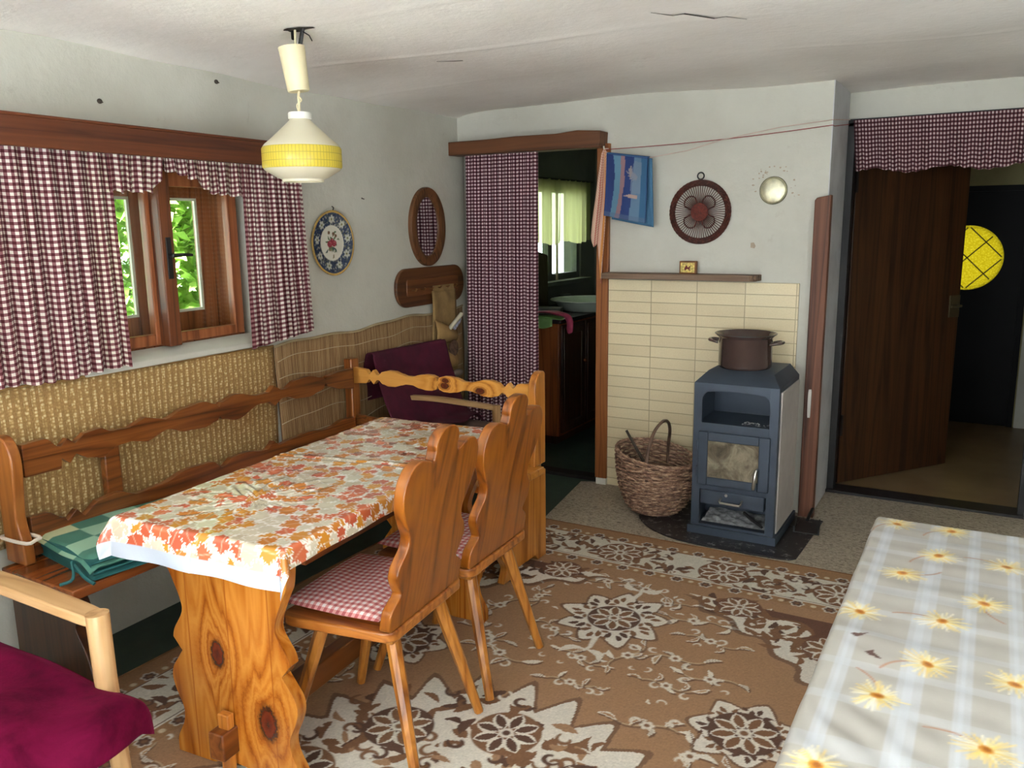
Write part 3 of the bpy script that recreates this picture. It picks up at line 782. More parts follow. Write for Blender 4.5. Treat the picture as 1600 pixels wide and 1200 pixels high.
mb.add(v+[(.004, p[1], p[2]) for p in v], [tuple(range(N)), tuple(range(2*N-1, N-1, -1))]+[(i, N+i, N+(i+1) % N, (i+1) % N) for i in range(N)]).build('mirror_glass', plain('mirror_silver', (225, 228, 226), .02, 1.0, vary=.0), mr)

# ---- hook rack
rk = thing('hook_rack', 'long brown wooden coat rack with rounded ends and small pegs, under the oval mirror', 'coat rack', left(2.290, 0, 1.162), LA)
def rounded(hw, hh, r, n=10):
    pts = []
    for (cx, cy, a0) in ((hw-r, hh-r, 0), (-hw+r, hh-r, 90), (-hw+r, -hh+r, 180), (hw-r, -hh+r, 270)):
        pts += [(cx+r*math.cos(math.radians(a0+90*k/n)), cy+r*math.sin(math.radians(a0+90*k/n))) for k in range(n+1)]
    return pts
MB().prism(rounded(.352, .108, .10), 0, .022, 'yz').build('back_board', M['rack_wood'], rk, bevel=.006, seg=3)
MB().prism(rounded(.27, .048, .02), .022, .032, 'yz').build('raised_panel', wood('rack_panel', (70, 38, 16), (98, 56, 26), (116, 70, 34), 'y', rough=.45, coat=.1), rk, bevel=.003)
for k in range(6):
    y = -.22+.085*k
    MB().tube([(.03, y, -.012), (.055, y, -.016), (.062, y, -.004)], [.004, .004, .006], 8).build('peg', plain('peg_brass', (150, 110, 70), .35, .7), rk)

# ---- hanging fabric organiser on the rack
og_m = plain('khaki_felt', (150, 122, 78), .95, bump=.3, vary=.12); og_m2 = plain('khaki_pocket', (170, 136, 86), .95, bump=.3)
og = thing('hanging_organizer', 'khaki fabric wall organiser with slanted pockets hung from the hook rack', 'organiser', left(2.385, .036, 1.13), LA)
MB().grid(lambda u, w: (.004*math.sin(9*w)+.003*math.sin(14*u), -.125+.25*u, .0-.50*w), 12, 30).build('backing', og_m, og, ang=180, solid=.004)
for (z0, z1, zb) in ((-.165, -.255, -.315), (-.315, -.405, -.475)):
    mb = MB()
    mb.grid(lambda u, w: (.010+.055*math.sin(PI*(.08+.92*w))*math.sin(PI*(.12+.8*u))*(.5+w*.5), -.118+.236*u, (z0+(z1-z0)*u)*(1-w)+zb*w), 14, 10)
    mb.build('pocket', og_m2, og, ang=180, solid=.003)
MB().box(-.003, .004, -.11, .11, -.004, .03).build('hanging_loop', og_m, og)
pp = plain('rolled_paper', (206, 200, 176), .7)
Mt = Matrix.Rotation(math.radians(-62), 4, 'X')
rp = MB().lathe([(.004, -.09), (.013, -.09), (.013, .09), (.004, .09)], 16, Mt)
tag(rp.build('rolled_paper', pp, None, loc=left(2.46, .062, .93), rot=LA), 'rolled paper sticking out of the upper organiser pocket', 'paper roll')
bl = MB().prism([(-.05, -.05), (.06, .02), (.075, .045), (-.03, .0)], 0, .004, 'yz')
tag(bl.build('leaflet', plain('blue_white_leaflet', (170, 176, 196), .5, vary=.25, nscale=60), None, loc=left(2.47, .054, .90), rot=LA), 'folded blue and white leaflet below the rolled paper in the organiser', 'leaflet')
fb = MB().lathe([(.0005, 0), (.048, 0), (.052, .004), (.048, .009), (.0005, .008)], 24, Matrix.Rotation(PI/2, 4, 'Y'))
tag(fb.build('brown_disc', plain('brown_woven_disc', (96, 72, 58), .7, vary=.3, nscale=50), None, loc=left(2.44, .058, .775), rot=LA), 'round brown woven disc tucked in the lower organiser pocket', 'coaster')
# small grey bag hanging below the organiser
gb = MB().ball((0, 0, 0), .05, 8, (.55, 1.0, .45))
tag(gb.build('cloth_pouch', plain('grey_pouch', (132, 118, 108), .9), None, loc=left(2.50, .05, .615), rot=LA), 'small grey cloth pouch hanging below the organiser', 'pouch')

# ---- nails and plaster holes in the left wall
for (s_, z, lb) in ((.783, 2.085, 'dark nail hole high on the left wall, nearer the lamp'), (.241, 1.946, 'dark nail hole on the left wall above the long pelmet'), (1.694, 1.644, 'small nail in the wall between plate and oval mirror')):
    mb = MB().ball((0, 0, 0), .009 if z > 1.8 else .004, 5, (.5, 1.2, 1)); mb.tube([(0, 0, 0), (.012, .003, -.005)], .0025, 5)
    tag(mb.build('nail', ck, None, loc=left(s_, .002, z), rot=LA), lb, 'nail')
# ------------------------------------------------------------------ rug
RX0, RX1, RY0, RY1 = -2.46, .16, .60, 3.62
rg = Paint(RX1-RX0, RY1-RY0, .0042, (160, 124, 92))
BR, DK, CRM, FD = (126, 90, 62), (92, 64, 50), (216, 210, 198), (160, 124, 92)
rr = random.Random(11)
def wx(x, y): return x-RX0, y-RY0
def scallop(cx, cy, rx, ry, n, amp, rot=0, k=288, sharp=1.35):
    """ogee outline: leaf-shaped lobes with outward points"""
    pts = []
    for i in range(k):
        a = 2*PI*i/k; q = 1-abs(math.sin(n*(a-rot)/2))**sharp
        q2 = 1-abs(math.sin(n*(a-rot)/2+PI/2))**.55
        m = 1-amp+amp*q*(1.0+.25*math.cos(3*a+n)) - .5*amp*q2
        pts.append((cx+rx*m*math.cos(a), cy+ry*m*math.sin(a)))
    return pts
def rosette(x, y, r, n=8, c_out=CRM, c_in=BR, c_bg=DK, rot=0):
    rg.ell(x, y, r*1.02, r*1.02, 0, c_bg)
    for i in range(n):
        a = rot+2*PI*i/n
        P = leafp(r*.78, r*.17, 0, 9)
        rg.poly(xf([(px+r*.2, py*1.45) for px, py in P], x, y, a), c_out)
        rg.poly(xf([(px*.9+r*.24, py*.85) for px, py in P], x, y, a), c_in)
    rg.ell(x, y, r*.22, r*.22, 0, c_out); rg.ell(x, y, r*.12, r*.12, 0, c_in)
def flower(x, y, r, c=CRM, ci=BR, n=6, rot=0):
    for i in range(n): a = rot+2*PI*i/n; rg.ell(x+r*.62*math.cos(a), y+r*.62*math.sin(a), r*.42, r*.36, a, c)
    rg.ell(x, y, r*.4, r*.4, 0, ci)
def curl(x, y, r, a, turn, w, col):
    P = [(r*(1-.55*k/10)*math.cos(a+turn*k/10), r*(1-.55*k/10)*math.sin(a+turn*k/10)) for k in range(11)]
    rg.stroke([(x+px, y+py) for px, py in P], [w*.5, w, w*.6], col)
def sprig(x, y, s, a):
    """curling stem with a few distinct leaves and a small flower"""
    bend = rr.choice([-1, 1])
    P = [(s*t, bend*s*.30*math.sin(2.6*t)) for t in np.linspace(-.75, .8, 13)]
    S = xf(P, x, y, a)
    rg.stroke([(p[0]+.006, p[1]-.008) for p in S], .0045, DK, .7); rg.stroke(S, [.0022, .0034, .0022], (190, 168, 138))
    for n_, k in enumerate((0, 3, 6, 9, 12)):
        px, py = S[k]
        aa = a + ((1 if n_ % 2 else -1)*rr.uniform(.7, 1.2) if 0 < k < 12 else (rr.uniform(-.4, .4) if k else PI+rr.uniform(-.4, .4)))
        L = s*rr.uniform(.48, .66); W = L*rr.uniform(.12, .17)
        bd = L*rr.uniform(-.28, .28)
        P2 = xf(leafp(L, W, bd), px, py, aa)
        rg.poly([(q[0]+.007, q[1]-.008) for q in P2], DK, .75)
        ty = rr.random()
        rg.poly(P2, CRM)
        if ty < .5: rg.poly(xf([(qx*.72+L*.13, qy*.5+bd*.35) for qx, qy in leafp(L, W, bd)], px, py, aa), FD if ty < .3 else (178, 150, 116))
        elif ty < .65:
            for q in range(5): rg.stroke(xf([(L*(.2+.14*q), bd*.6-W), (L*(.28+.14*q), bd*.6+W)], px, py, aa), .0015, DK, .7)
    q = S[6]; flower(q[0], q[1], s*.20, rot=rr.random())
    for k in (3, 10):
        q = S[k]; sd = rr.choice([-1, 1]); aa = a+sd*1.4
        curl(q[0]+.30*s*math.cos(aa), q[1]+.30*s*math.sin(aa), s*.19, aa+PI, rr.choice([-4, 4]), .0055, CRM)
def medallion(x, y, rx, ry, n, rr_, rot=0, tails=True):
    cx, cy = wx(x, y)
    rg.poly(scallop(cx, cy, rx*1.12, ry*1.12, n, .20, rot), DK, .65)
    rg.poly(scallop(cx, cy, rx*1.04, ry*1.04, n, .20, rot), CRM)
    if tails:
        for sg in (1, -1):
            b = [(0, sg*ry*.8), (rx*.06, sg*ry*1.15), (rx*.02, sg*ry*1.3)]
            rg.stroke([(cx+p, cy+q) for p, q in b], [.012, .008, .006], CRM)
            for s2 in (1, -1): rg.poly(xf(leafp(rx*.5, rx*.08, rx*.12*s2), cx+rx*.02, cy+sg*ry*1.25, PI/2*sg+s2*.9), CRM)
    for i in range(n):
        a = rot+2*PI*i/n
        for r0, da, L in ((.56, .12, .24), (.56, -.16, .22), (.66, .02, .22), (.74, .30, .16)):
            px, py = cx+rx*r0*math.cos(a+da), cy+ry*r0*math.sin(a+da)
            P = xf(leafp(rx*L, rx*L*.24, rx*.02), px, py, a+da*4)
            rg.poly(P, (DK if (i+int(r0*100)) % 2 else BR))
        a += PI/n; px, py = cx+rx*.55*math.cos(a), cy+ry*.55*math.sin(a)
        rg.ell(px, py, rx*.075, rx*.04, a+1.57, BR); curl(cx+rx*.68*math.cos(a+.1), cy+ry*.68*math.sin(a+.1), rx*.07, a, 4, .004, DK)
    rosette(cx, cy, rr_, 8, CRM, BR, DK, rot)
# field sprigs first
def clear(x, y):
    for (mx, my, mr) in ((-1.16, 2.77, .24), (-.53, 2.27, .21), (-1.75, 2.24, .24), (-1.15, 1.5, .74), (-.2, 2.75, .52), (-2.1, 2.75, .50), (-.35, 1.6, .2), (-1.95, 1.6, .2)):
        if math.hypot(x-mx, y-my) < mr: return False
    return True
pts = []
for k in range(1500):
    x, y = rr.uniform(-2.12, -.1), rr.uniform(.7, 3.08)
    if clear(x, y) and all(math.hypot(x-a, y-b) > .150 for a, b in pts): pts.append((x, y))
for (x, y) in pts: sprig(*wx(x, y), rr.uniform(.098, .125), rr.uniform(0, 6.28))
for k in range(200):
    x, y = rr.uniform(-2.12, -.1), rr.uniform(.7, 3.08)
    if clear(x, y): 
        cx, cy = wx(x, y)
        if rr.random() < .5: curl(cx, cy, rr.uniform(.012, .02), rr.uniform(0, 6), rr.choice([-3.5, 3.5]), .004, CRM)
        else: rg.poly(xf(leafp(.035, .006, .006), cx, cy, rr.uniform(0, 6.28)), CRM)
# corner pieces: cream scalloped band around a dark brown corner
AX = -1.15
for sg in (1, -1):
    X = lambda x: AX+sg*(x-AX)
    out = curve2([(-.98, 3.12), (-.90, 3.08), (-.87, 3.0), (-.76, 2.98), (-.70, 2.89), (-.60, 2.88), (-.55, 2.78), (-.46, 2.74), (-.44, 2.65), (-.36, 2.63), (-.33, 2.5), (-.25, 2.46), (-.22, 2.3), (-.12, 2.2), (-.05, 2.05), (0.02, 2.0)], 5)
    inn = curve2([(-.70, 3.12), (-.66, 3.06), (-.52, 3.07), (-.46, 3.0), (-.50, 2.94), (-.36, 2.98), (-.26, 2.95), (-.2, 2.86), (-.24, 2.76), (-.14, 2.7), (-.12, 2.58), (-.04, 2.5), (0.02, 2.42)], 5)
    big = out+[(.02, 3.12)]; sm = inn+[(.02, 3.12)]
    rg.poly([wx(X(x-.018), y-.018) for x, y in big], DK, .65)
    rg.poly([wx(X(x), y) for x, y in big], CRM)
    rg.poly([wx(X(x-.012), y-.012) for x, y in sm], BR); rg.poly([wx(X(x), y) for x, y in sm], (104, 70, 54))
    for k in range(0, len(out)-4, 2):
        (x0, y0), (x1, y1) = out[k], inn[min(len(inn)-1, int(k*len(inn)/len(out)))]
        for t in (.22, .42, .62, .82):
            if rr.random() < .95:
                cx, cy = wx(X(x0+(x1-x0)*t), y0+(y1-y0)*t)
                rg.poly(xf(leafp(rr.uniform(.05, .085), rr.uniform(.010, .016), .012), cx, cy, rr.uniform(0, 6.28)), rr.choice([BR, DK, BR]))
    cx, cy = wx(X(-.385), 2.90); rosette(cx, cy, .10, 9, CRM, BR, (112, 76, 56))
    cx, cy = wx(X(-.76), 3.09); rosette(cx, cy, .085, 8, CRM, BR, (112, 76, 56))
    for k in range(14):
        cx, cy = wx(X(rr.uniform(-.4, 0)), rr.uniform(2.85, 3.08)); curl(cx, cy, .02, rr.uniform(0, 6), 4.5, .004, CRM)
# big central medallion
cx, cy = wx(-1.15, 1.5)
rg.poly(scallop(cx, cy, .715, .715, 26, .13, .2), DK, .65); rg.poly(scallop(cx, cy, .685, .685, 26, .13, .2), CRM)
for k in range(270):
    a = rr.uniform(0, 6.28); r = .60*math.sqrt(rr.uniform(.02, 1))
    rg.poly(xf(leafp(rr.uniform(.05, .10), rr.uniform(.010, .019), rr.uniform(-.02, .02)), cx+r*math.cos(a), cy+r*math.sin(a), rr.uniform(0, 6.28)), rr.choice([BR, DK, BR, FD]))
for k in range(150):
    a = rr.uniform(0, 6.28); r = .62*math.sqrt(rr.uniform(.03, 1)); curl(cx+r*math.cos(a), cy+r*math.sin(a), .03, rr.uniform(0, 6), rr.choice([-4, 4]), .008, rr.choice([DK, BR, CRM]))
for i in range(8):
    a = PI/2+i*PI/4; rosette(cx+.43*math.cos(a), cy+.43*math.sin(a), .105, 8, CRM, DK if i % 2 == 0 else BR, BR if i % 2 == 0 else DK)
rosette(cx, cy, .18, 10)
medallion(-1.16, 2.77, .205, .215, 9, .10, .3)
medallion(-.53, 2.27, .165, .165, 7, .105, .5, False); medallion(-1.77, 2.24, .165, .165, 7, .105, .2, False)
medallion(-.40, 1.6, .165, .165, 7, .10, .9, False); medallion(-1.90, 1.6, .165, .165, 7, .10, .6, False)
# borders : drawn along the far edge and the two sides
def border(L, P):
    """P(t, d): t along the edge, d from the edge inward, in rug space"""
    q = lambda t0, t1, d0, d1: [P(t0, d0), P(t1, d0), P(t1, d1), P(t0, d1)]
    rg.poly(q(0, L, 0, .09), (154, 116, 80)); rg.poly(q(0, L, .085, .42), (154, 116, 80))
    rg.poly(q(0, L, .115, .355), (205, 200, 186))
    for k in range(int(L/.0095)):
        t = rr.uniform(0, L); d = rr.uniform(.125, .345); x, y = P(t, d)
        rg.poly(xf(leafp(rr.uniform(.05, .09), rr.uniform(.009, .017), rr.uniform(-.02, .02)), x, y, rr.uniform(0, 6.28)), rr.choice([BR, DK, BR, BR]))
    for k in range(int(L/.03)):
        t = rr.uniform(0, L); d = rr.uniform(.13, .34); x, y = P(t, d); curl(x, y, .022, rr.uniform(0, 6), rr.choice([-4, 4]), .006, rr.choice([CRM, DK]))
    n = int(L/.48)+1
    for k in range(n+1):
        x, y = P((L/2) % .48 + (k-0)*.48 - .24, .235); rosette(x, y, .105, 10, CRM, BR, (118, 80, 54))
    for d in (.112, .36): rg.poly(q(0, L, d-.004, d+.004), CRM)
    for d in (.108, .354): rg.poly(q(0, L, d-.002, d+.0025), DK)
    for dd in (.085, .39):
        for k in range(int(L/.062)):
            x, y = P(.03+k*.062, dd)
            if k % 2: rg.ell(x, y, .011, .011, 0, (206, 190, 160))
            else:
                flower(x, y, .028, CRM, DK, 6); flower(x, y, .022, DK, BR, 6)
W_, H_ = RX1-RX0, RY1-RY0
border(H_, lambda t, d: (d, t)); border(H_, lambda t, d: (W_-d, t)); border(W_, lambda t, d: (t, H_-d))
rg.c *= (1+.07*np.random.RandomState(2).randn(*rg.c.shape[:2])[..., None]).astype(np.float32)
rmb = MB()
nx, ny = rg.nx, rg.ny
XX, YY = np.meshgrid(rg.x+RX0, rg.y+RY0)
ZZ = .0085+.0015*np.sin(XX*5+YY*3)*np.sin(YY*4)
V = np.stack([XX, YY, ZZ], -1).reshape(-1, 3)
idx = np.arange((nx+1)*(ny+1)).reshape(ny+1, nx+1)
F = np.stack([idx[:-1, :-1], idx[:-1, 1:], idx[1:, 1:], idx[1:, :-1]], -1).reshape(-1, 4)
rme = bpy.data.meshes.new('patterned_rug')
rme.vertices.add(len(V)); rme.vertices.foreach_set('co', V.ravel().astype(np.float32))
rme.loops.add(F.size); rme.loops.foreach_set('vertex_index', F.ravel().astype(np.int32))
rme.polygons.add(len(F)); rme.polygons.foreach_set('loop_start', np.arange(0, F.size, 4, dtype=np.int32))
rme.update(calc_edges=True); rme.validate()
ca = rme.color_attributes.new('paint', 'FLOAT_COLOR', 'POINT')
cc = np.ones((len(V), 4), np.float32); cc[:, :3] = rg.c.reshape(-1, 3); ca.data.foreach_set('color', cc.ravel())
rme.shade_smooth(); rme.materials.append(painted('rug_pile', .95, 260, .5, bdist=.004))
rug = bpy.data.objects.new('patterned_rug', rme); COL.objects.link(rug)
tag(rug, 'large brown rug with cream floral medallions covering the floor', 'rug')
eb = MB(); 
eb.tube([(RX0, RY1, .006), (RX1, RY1, .006)], .006, 6); eb.tube([(RX0, RY0, .006), (RX0, RY1, .006)], .006, 6); eb.tube([(RX1, RY0, .006), (RX1, RY1, .006)], .006, 6)
eb.build('bound_edge', plain('rug_edge', (120, 84, 52), .95), rug)

# ------------------------------------------------------------------ corner bench
bn = thing('corner_bench', 'L-shaped brown pine corner bench with scalloped back rails along the left wall', 'bench', (-2.30, 2.3, 0), 0)
def BL(x, y, z): return (x+2.30, y-2.3, z)     # world -> bench space
def rail(mb, keys, fn, th, k=6):
    """keys: (t, z_top, z_bottom); fn(t, off, z) -> point"""
    ts = [q[0] for q in keys]; T = []
    for i in range(len(ts)-1):
        for j in range(k): T.append(ts[i]+(ts[i+1]-ts[i])*j/k)
    T.append(ts[-1])
    def ip(t, c):
        for i in range(len(keys)-1):
            if keys[i][0] <= t <= keys[i+1][0]+1e-9:
                a, b = keys[i][c], keys[i+1][c]; u = (t-keys[i][0])/(keys[i+1][0]-keys[i][0]+1e-9)
                sharp = keys[i][3] if len(keys[i]) > 3 else 0
                if not sharp: u = u*u*(3-2*u)
                return a+(b-a)*u
        return keys[-1][c]
    v = []; fs = []
    for t in T:
        zt, zb = ip(t, 1), ip(t, 2)
        v += [fn(t, 0, zb), fn(t, 0, zt), fn(t, th, zt), fn(t, th, zb)]
    for i in range(len(T)-1):
        a = 4*i; b = a+4
        for q in range(4): fs.append((a+q, a+(q+1) % 4, b+(q+1) % 4, b+q))
    fs += [(0, 1, 2, 3), (4*len(T)-1, 4*len(T)-2, 4*len(T)-3, 4*len(T)-4)]
    return mb.add(v, fs)
K1 = [(-.26, .832, .725), (-.18, .835, .724), (-.137, .800, .722), (-.131, .795, .757, 1), (-.104, .820, .733, 1), (-.079, .795, .760, 1), (-.04, .822, .735), (.02, .826, .722), (.06, .808, .742), (.07, .806, .748), (.135, .803, .752, 1), (.204, .826, .734, 1), (.29, .800, .761), (.38, .824, .734), (.47, .832, .728), (.535, .812, .742), (.548, .796, .757), (.562, .812, .742), (.64, .831, .724), (.77, .804, .765), (.83, .805, .762, 1), (.859, .829, .739, 1), (.90, .803, .764, 1), (.93, .802, .765), (1.0, .828, .744), (1.08, .833, .738), (1.17, .815, .755), (1.195, .797, .780), (1.215, .812, .76), (1.30, .820, .735), (1.40, .82, .72)]
def lw(t, off, z):
    p = left(t, .105+off, z); return BL(p.x, p.y, z)
rail(MB(), K1, lw, .026).build('back_rail', M['bench_y'], bn, bevel=.004, ang=30)
K2 = [(-.26, .592, .46), (-.2, .588, .46), (-.145, .556, .46), (-.134, .542, .46, 1), (-.10, .571, .46, 1), (-.073, .540, .46, 1), (-.02, .575, .46), (.06, .583, .46), (.147, .553, .46), (.25, .560, .46), (.38, .585, .46), (.495, .581, .46), (.545, .546, .46), (.60, .573, .46), (.68, .575, .46), (.775, .558, .46), (.80, .558, .46, 1), (.836, .588, .46, 1), (.87, .560, .46, 1), (.95, .57, .46), (1.06, .575, .46), (1.2, .56, .46), (1.31, .58, .46), (1.40, .575, .46)]
rail(MB(), K2, lw, .026).build('lower_back_rail', M['bench_y'], bn, bevel=.004, ang=30)
# corner post and the vertical batten
MB().box(*[q for q in ((-2.785+2.30), (-2.735+2.30), 3.135-2.3, 3.195-2.3, 0, .855)]).build('corner_post', M['bench_post'], bn, bevel=.006)
p = left(.075, .09, 0)
MB().box(p.x+2.30-.02, p.x+2.30+.012, p.y-2.3-.03, p.y-2.3+.03, .44, .80).build('batten', M['bench_y'], bn, bevel=.004)
# long seat, short seat
sm = MB(); sm.prism([BL(-2.66, 1.34, 0)[:2], BL(-2.285, 1.34, 0)[:2], BL(-2.285, 2.76, 0)[:2], BL(-2.70, 3.16, 0)[:2]], .418, .450, 'xy')
sm.build('long_seat', wood('bench_seat', (84, 38, 14), (124, 62, 26), (146, 80, 36), 'y', rough=.25, coat=.4), bn, bevel=.004)
sm = MB(); sm.prism([BL(-2.283, 2.76, 0)[:2], BL(-1.652, 2.76, 0)[:2], BL(-1.652, 3.135, 0)[:2], BL(-2.69, 3.16, 0)[:2]], .418, .450, 'xy')
sm.build('short_seat', M['pine'], bn, bevel=.004)
# short back rail facing the camera
KK = [(0, .010, 1), (.02, .030), (.07, .037), (.13, .038), (.2, .033), (.30, .020), (.36, .020), (.42, .027), (.5, .038), (.57, .039), (.64, .031), (.695, .012, 1), (.715, .014, 1), (.755, .036, 1), (.795, .014, 1), (.805, .014), (.85, .034), (.9, .036), (1.0, .040)]
keys = []
for q in [(-k[0], k[1], 0) for k in KK[::-1]][:-1]+[(k[0], k[1], k[2] if len(k) > 2 else 0) for k in KK]:
    keys.append((q[0], .772+q[1], .772-q[1]))
for i, kk in enumerate(keys):
    if abs(abs(kk[0])-.755) < .05: keys[i] = kk+(1,)
keys[-1] = (1.0, .815, .700); keys[-2] = (.9, .808, .735)
def fr(t, off, z): return BL(-2.225+t*.51, 3.15+off, z)
rail(MB(), keys, fr, .026).build('back_rail', wood('bench_rail_bright', (160, 92, 32), (204, 136, 52), (222, 160, 80), 'x', rings=5.0, knots=[((-2.225+2.30-.06+.10, .85, .765), .012), ((.31, .85, .757), .013), ((.12, .85, .79), .010)]), bn, bevel=.004, ang=30)
K3 = [(-1, .57, .46), (-.6, .56, .46), (-.5, .54, .46), (-.3, .575, .46), (0, .55, .46), (.3, .575, .46), (.5, .54, .46), (1, .57, .46)]
rail(MB(), K3, fr, .026).build('lower_back_rail', M['bench_y'], bn, bevel=.004, ang=30)
# end panels : (y of front) profile in the y-z plane for the far end, x-z for the near end
prof = curve2([(-.06, .45), (-.055, .52), (-.035, .60), (-.045, .70), (-.05, .78), (-.04, .83), (-.01, .862), (.03, .868), (.045, .855)], 6) + [(.045, .45)]
low = [(-.36, .0), (-.30, 0), (-.28, .035), (-.10, .035), (-.06, 0), (.045, 0), (.045, .4515), (-.06, .4515)] 
lowc = [(.045, 0), (.045, .42)] + curve2([(-.30, .42), (-.33, .36), (-.29, .29), (-.33, .22), (-.35, .14), (-.31, .07), (-.34, 0)], 5) + [(-.27, 0), (-.24, .04), (-.06, .04), (-.03, 0)]
lowc = [(p_, max(q_, .0105)) for p_, q_ in lowc]
Mx = Matrix.Translation(BL(-1.70, 3.16, 0))
mb = MB(); mb.prism([(a, b) for a, b in prof], -.018, .018, 'yz', Mx)
mb.build('end_post', M['pine_z'], bn, bevel=.008, seg=3)
mb = MB(); mb.prism(lowc, -.018, .018, 'yz', Mx); mb.build('end_panel', M['pine_z'], bn, bevel=.006)
Mx = Matrix.Translation(BL(-2.655, 1.40, 0))
mb = MB(); mb.prism([(-a, b) for a, b in prof][::-1], -.018, .018, 'xz', Mx @ Matrix.Scale(1, 4)); mb.build('end_post', M['bench_post'], bn, bevel=.008, seg=3)
mb = MB(); mb.prism([(-a, b) for a, b in lowc][::-1], -.018, .018, 'xz', Mx); mb.build('end_panel', wood('bench_end_shaded', (36, 17, 8), (56, 28, 12), (72, 40, 18), 'z'), bn, bevel=.006)  # shade on this panel is put into a darker wood colour
# white elastic band round the near post
mb = MB(); mb.tube([(-2.62+.055, 1.376, .535), (-2.70, 1.376, .53), (-2.71, 1.40, .53), (-2.70, 1.424, .533), (-2.575, 1.424, .54), (-2.556, 1.40, .54)], .006, 8, closed=True, smooth=3)
tag(mb.build('rubber_band', plain('white_elastic', (226, 216, 204), .7), None), 'white elastic band looped around the near bench post', 'band')

# ------------------------------------------------------------------ trestle table and leaf cloth
TC = (-1.76, 1.963); TR = math.radians(4.5); TL, TW, TH = 1.25, .56, .742
tb = thing('trestle_table', 'honey pine trestle table with curvy end panels and visible knots', 'table', (TC[0], TC[1], 0), TR)
MB().box(-TW/2, TW/2, -TL/2, TL/2, TH-.032, TH-.004).build('tabletop', M['pine'], tb, bevel=.004)
hw = [(0, .225), (.03, .226), (.06, .222), (.11, .196), (.155, .192), (.20, .212), (.24, .224), (.275, .219), (.31, .196), (.335, .178)]
hw2 = [(.372, .208), (.40, .200), (.455, .166), (.50, .172), (.56, .198), (.60, .214), (.71, .225)]
rt = curve2([(b, a) for a, b in hw], 4) + curve2([(b, a) for a, b in hw2], 4)
ft = curve2([(-.10, .0), (-.075, .018), (-.06, .022), (0, .03), (.06, .022), (.075, .018), (.10, 0)], 3)
outl = ft[:] + rt + [(-a, b) for a, b in rt[::-1]]
for y in (-.53, .53):
    MB().prism([(a, max(b, .0105)) for a, b in outl], y-.018, y+.018, 'xz').build('trestle', M['trestle'], tb, bevel=.006, seg=3)
MB().box(-.045, .008, -.605, .60, .070, .150).build('stretcher', M['bench_y'], tb, bevel=.004)
for y in (-.565, .565): MB().prism([(-.032, .0105), (.0, .0105), (.003, .192), (-.035, .192)], y-.012, y+.012, 'xz').build('wedge', M['pine_z'], tb, bevel=.003)
for x in (-.23, .23): MB().box(x-.011, x+.011, -.50, .50, TH-.10, TH-.033).build('apron', M['bench_y'], tb)

maple = [(0, -.5), (.04, -.22), (.30, -.30), (.26, -.16), (.48, -.02), (.40, .06), (.46, .24), (.26, .20), (.30, .30), (.14, .26), (.18, .44), (.08, .40), (0, .56), (-.08, .40), (-.18, .44), (-.14, .26), (-.30, .30), (-.26, .20), (-.46, .24), (-.40, .06), (-.48, -.02), (-.26, -.16), (-.30, -.30), (-.04, -.22)]
OV_N, OV_F, OV_S = .115, .06, .062
cw, chh = TW+2*OV_S, TL+OV_N+OV_F
cl = Paint(cw, chh, .0035, (246, 242, 234)); rr = random.Random(5)
sp_ = .043; cells = [(i, j) for j in range(int(chh/sp_)+2) for i in range(int(cw/sp_)+2)]; rr.shuffle(cells)
for (i, j) in cells:
    x = (i+.5*(j % 2))*sp_+rr.uniform(-.012, .012); y = j*sp_*.92+.045+rr.uniform(-.012, .012)
    s_ = rr.uniform(.058, .076); a = rr.uniform(0, 6.28); c = rr.choice([(208, 198, 176), (212, 202, 180), (198, 186, 162), (204, 104, 66), (190, 90, 60), (206, 138, 48), (196, 120, 46)])
    cl.poly(xf(maple, x, y, a, s_*1.12), (244, 240, 230)); cl.poly(xf(maple, x, y, a, s_), c)
    cl.stroke(xf([(0, -.5), (0, .4)], x, y, a, s_), .0008, (236, 220, 190), .6)
# plain white hem along the near end
hm = cl.y < .042
cl.c[hm] = np.array(lin((188, 197, 210)), np.float32)
def drape(x, y, nz, W, L, H, seed=0, corner=.30):
    """x,y: cloth position measured from the table centre -> draped point"""
    ox = max(0, abs(x)-W/2); oy = max(0, abs(y)-L/2)
    sx = 1 if x > 0 else -1; sy = 1 if y > 0 else -1
    bx, by = min(W/2, abs(x))*sx, min(L/2, abs(y))*sy
    h = math.hypot(ox, oy)
    if h == 0: return (x, y, H+nz)
    ux, uy = ox/h, oy/h
    rad = .012
    if h < rad*PI/2: t = h/rad; out, dn = rad*math.sin(t), rad*(1-math.cos(t))
    else: out, dn = rad, rad+(h-rad*PI/2)
    c2 = 4*ux*ux*uy*uy      # 1 on the corner diagonal
    fl = .10+corner*c2 + .05*math.sin((x*sy+y*sx)*26+seed)
    out += dn*fl; dn *= math.sqrt(max(.2, 1-fl*fl*.8))
    return (bx+ux*out*sx, by+uy*out*sy, H+nz*math.exp(-dn*30)-dn)
nz_r = np.random.RandomState(3)
def wrinkle(x, y):
    z = .0
    # crumpled patch near the near end, a crease across the middle
    g = math.exp(-((x+.06)**2/.018+(y+.32)**2/.035))
    z += g*.0030*math.sin(60*math.hypot(x+.02, y+.38)+4*math.sin(9*math.atan2(y+.38, x+.02)))
    z += g*.0016*math.sin(95*x+38*y+3*math.sin(40*y))
    z += .0030*math.exp(-((y-.07-.12*x)/.012)**2) + .0022*math.exp(-((y-.035-.10*x)/.010)**2) - .0016*math.exp(-((y-.052-.11*x)/.010)**2)
    z += .0007*math.sin(14*x+9*y)+.0006*math.sin(31*x-17*y)+.0004*math.sin(70*y+20*x)
    return z+.0024
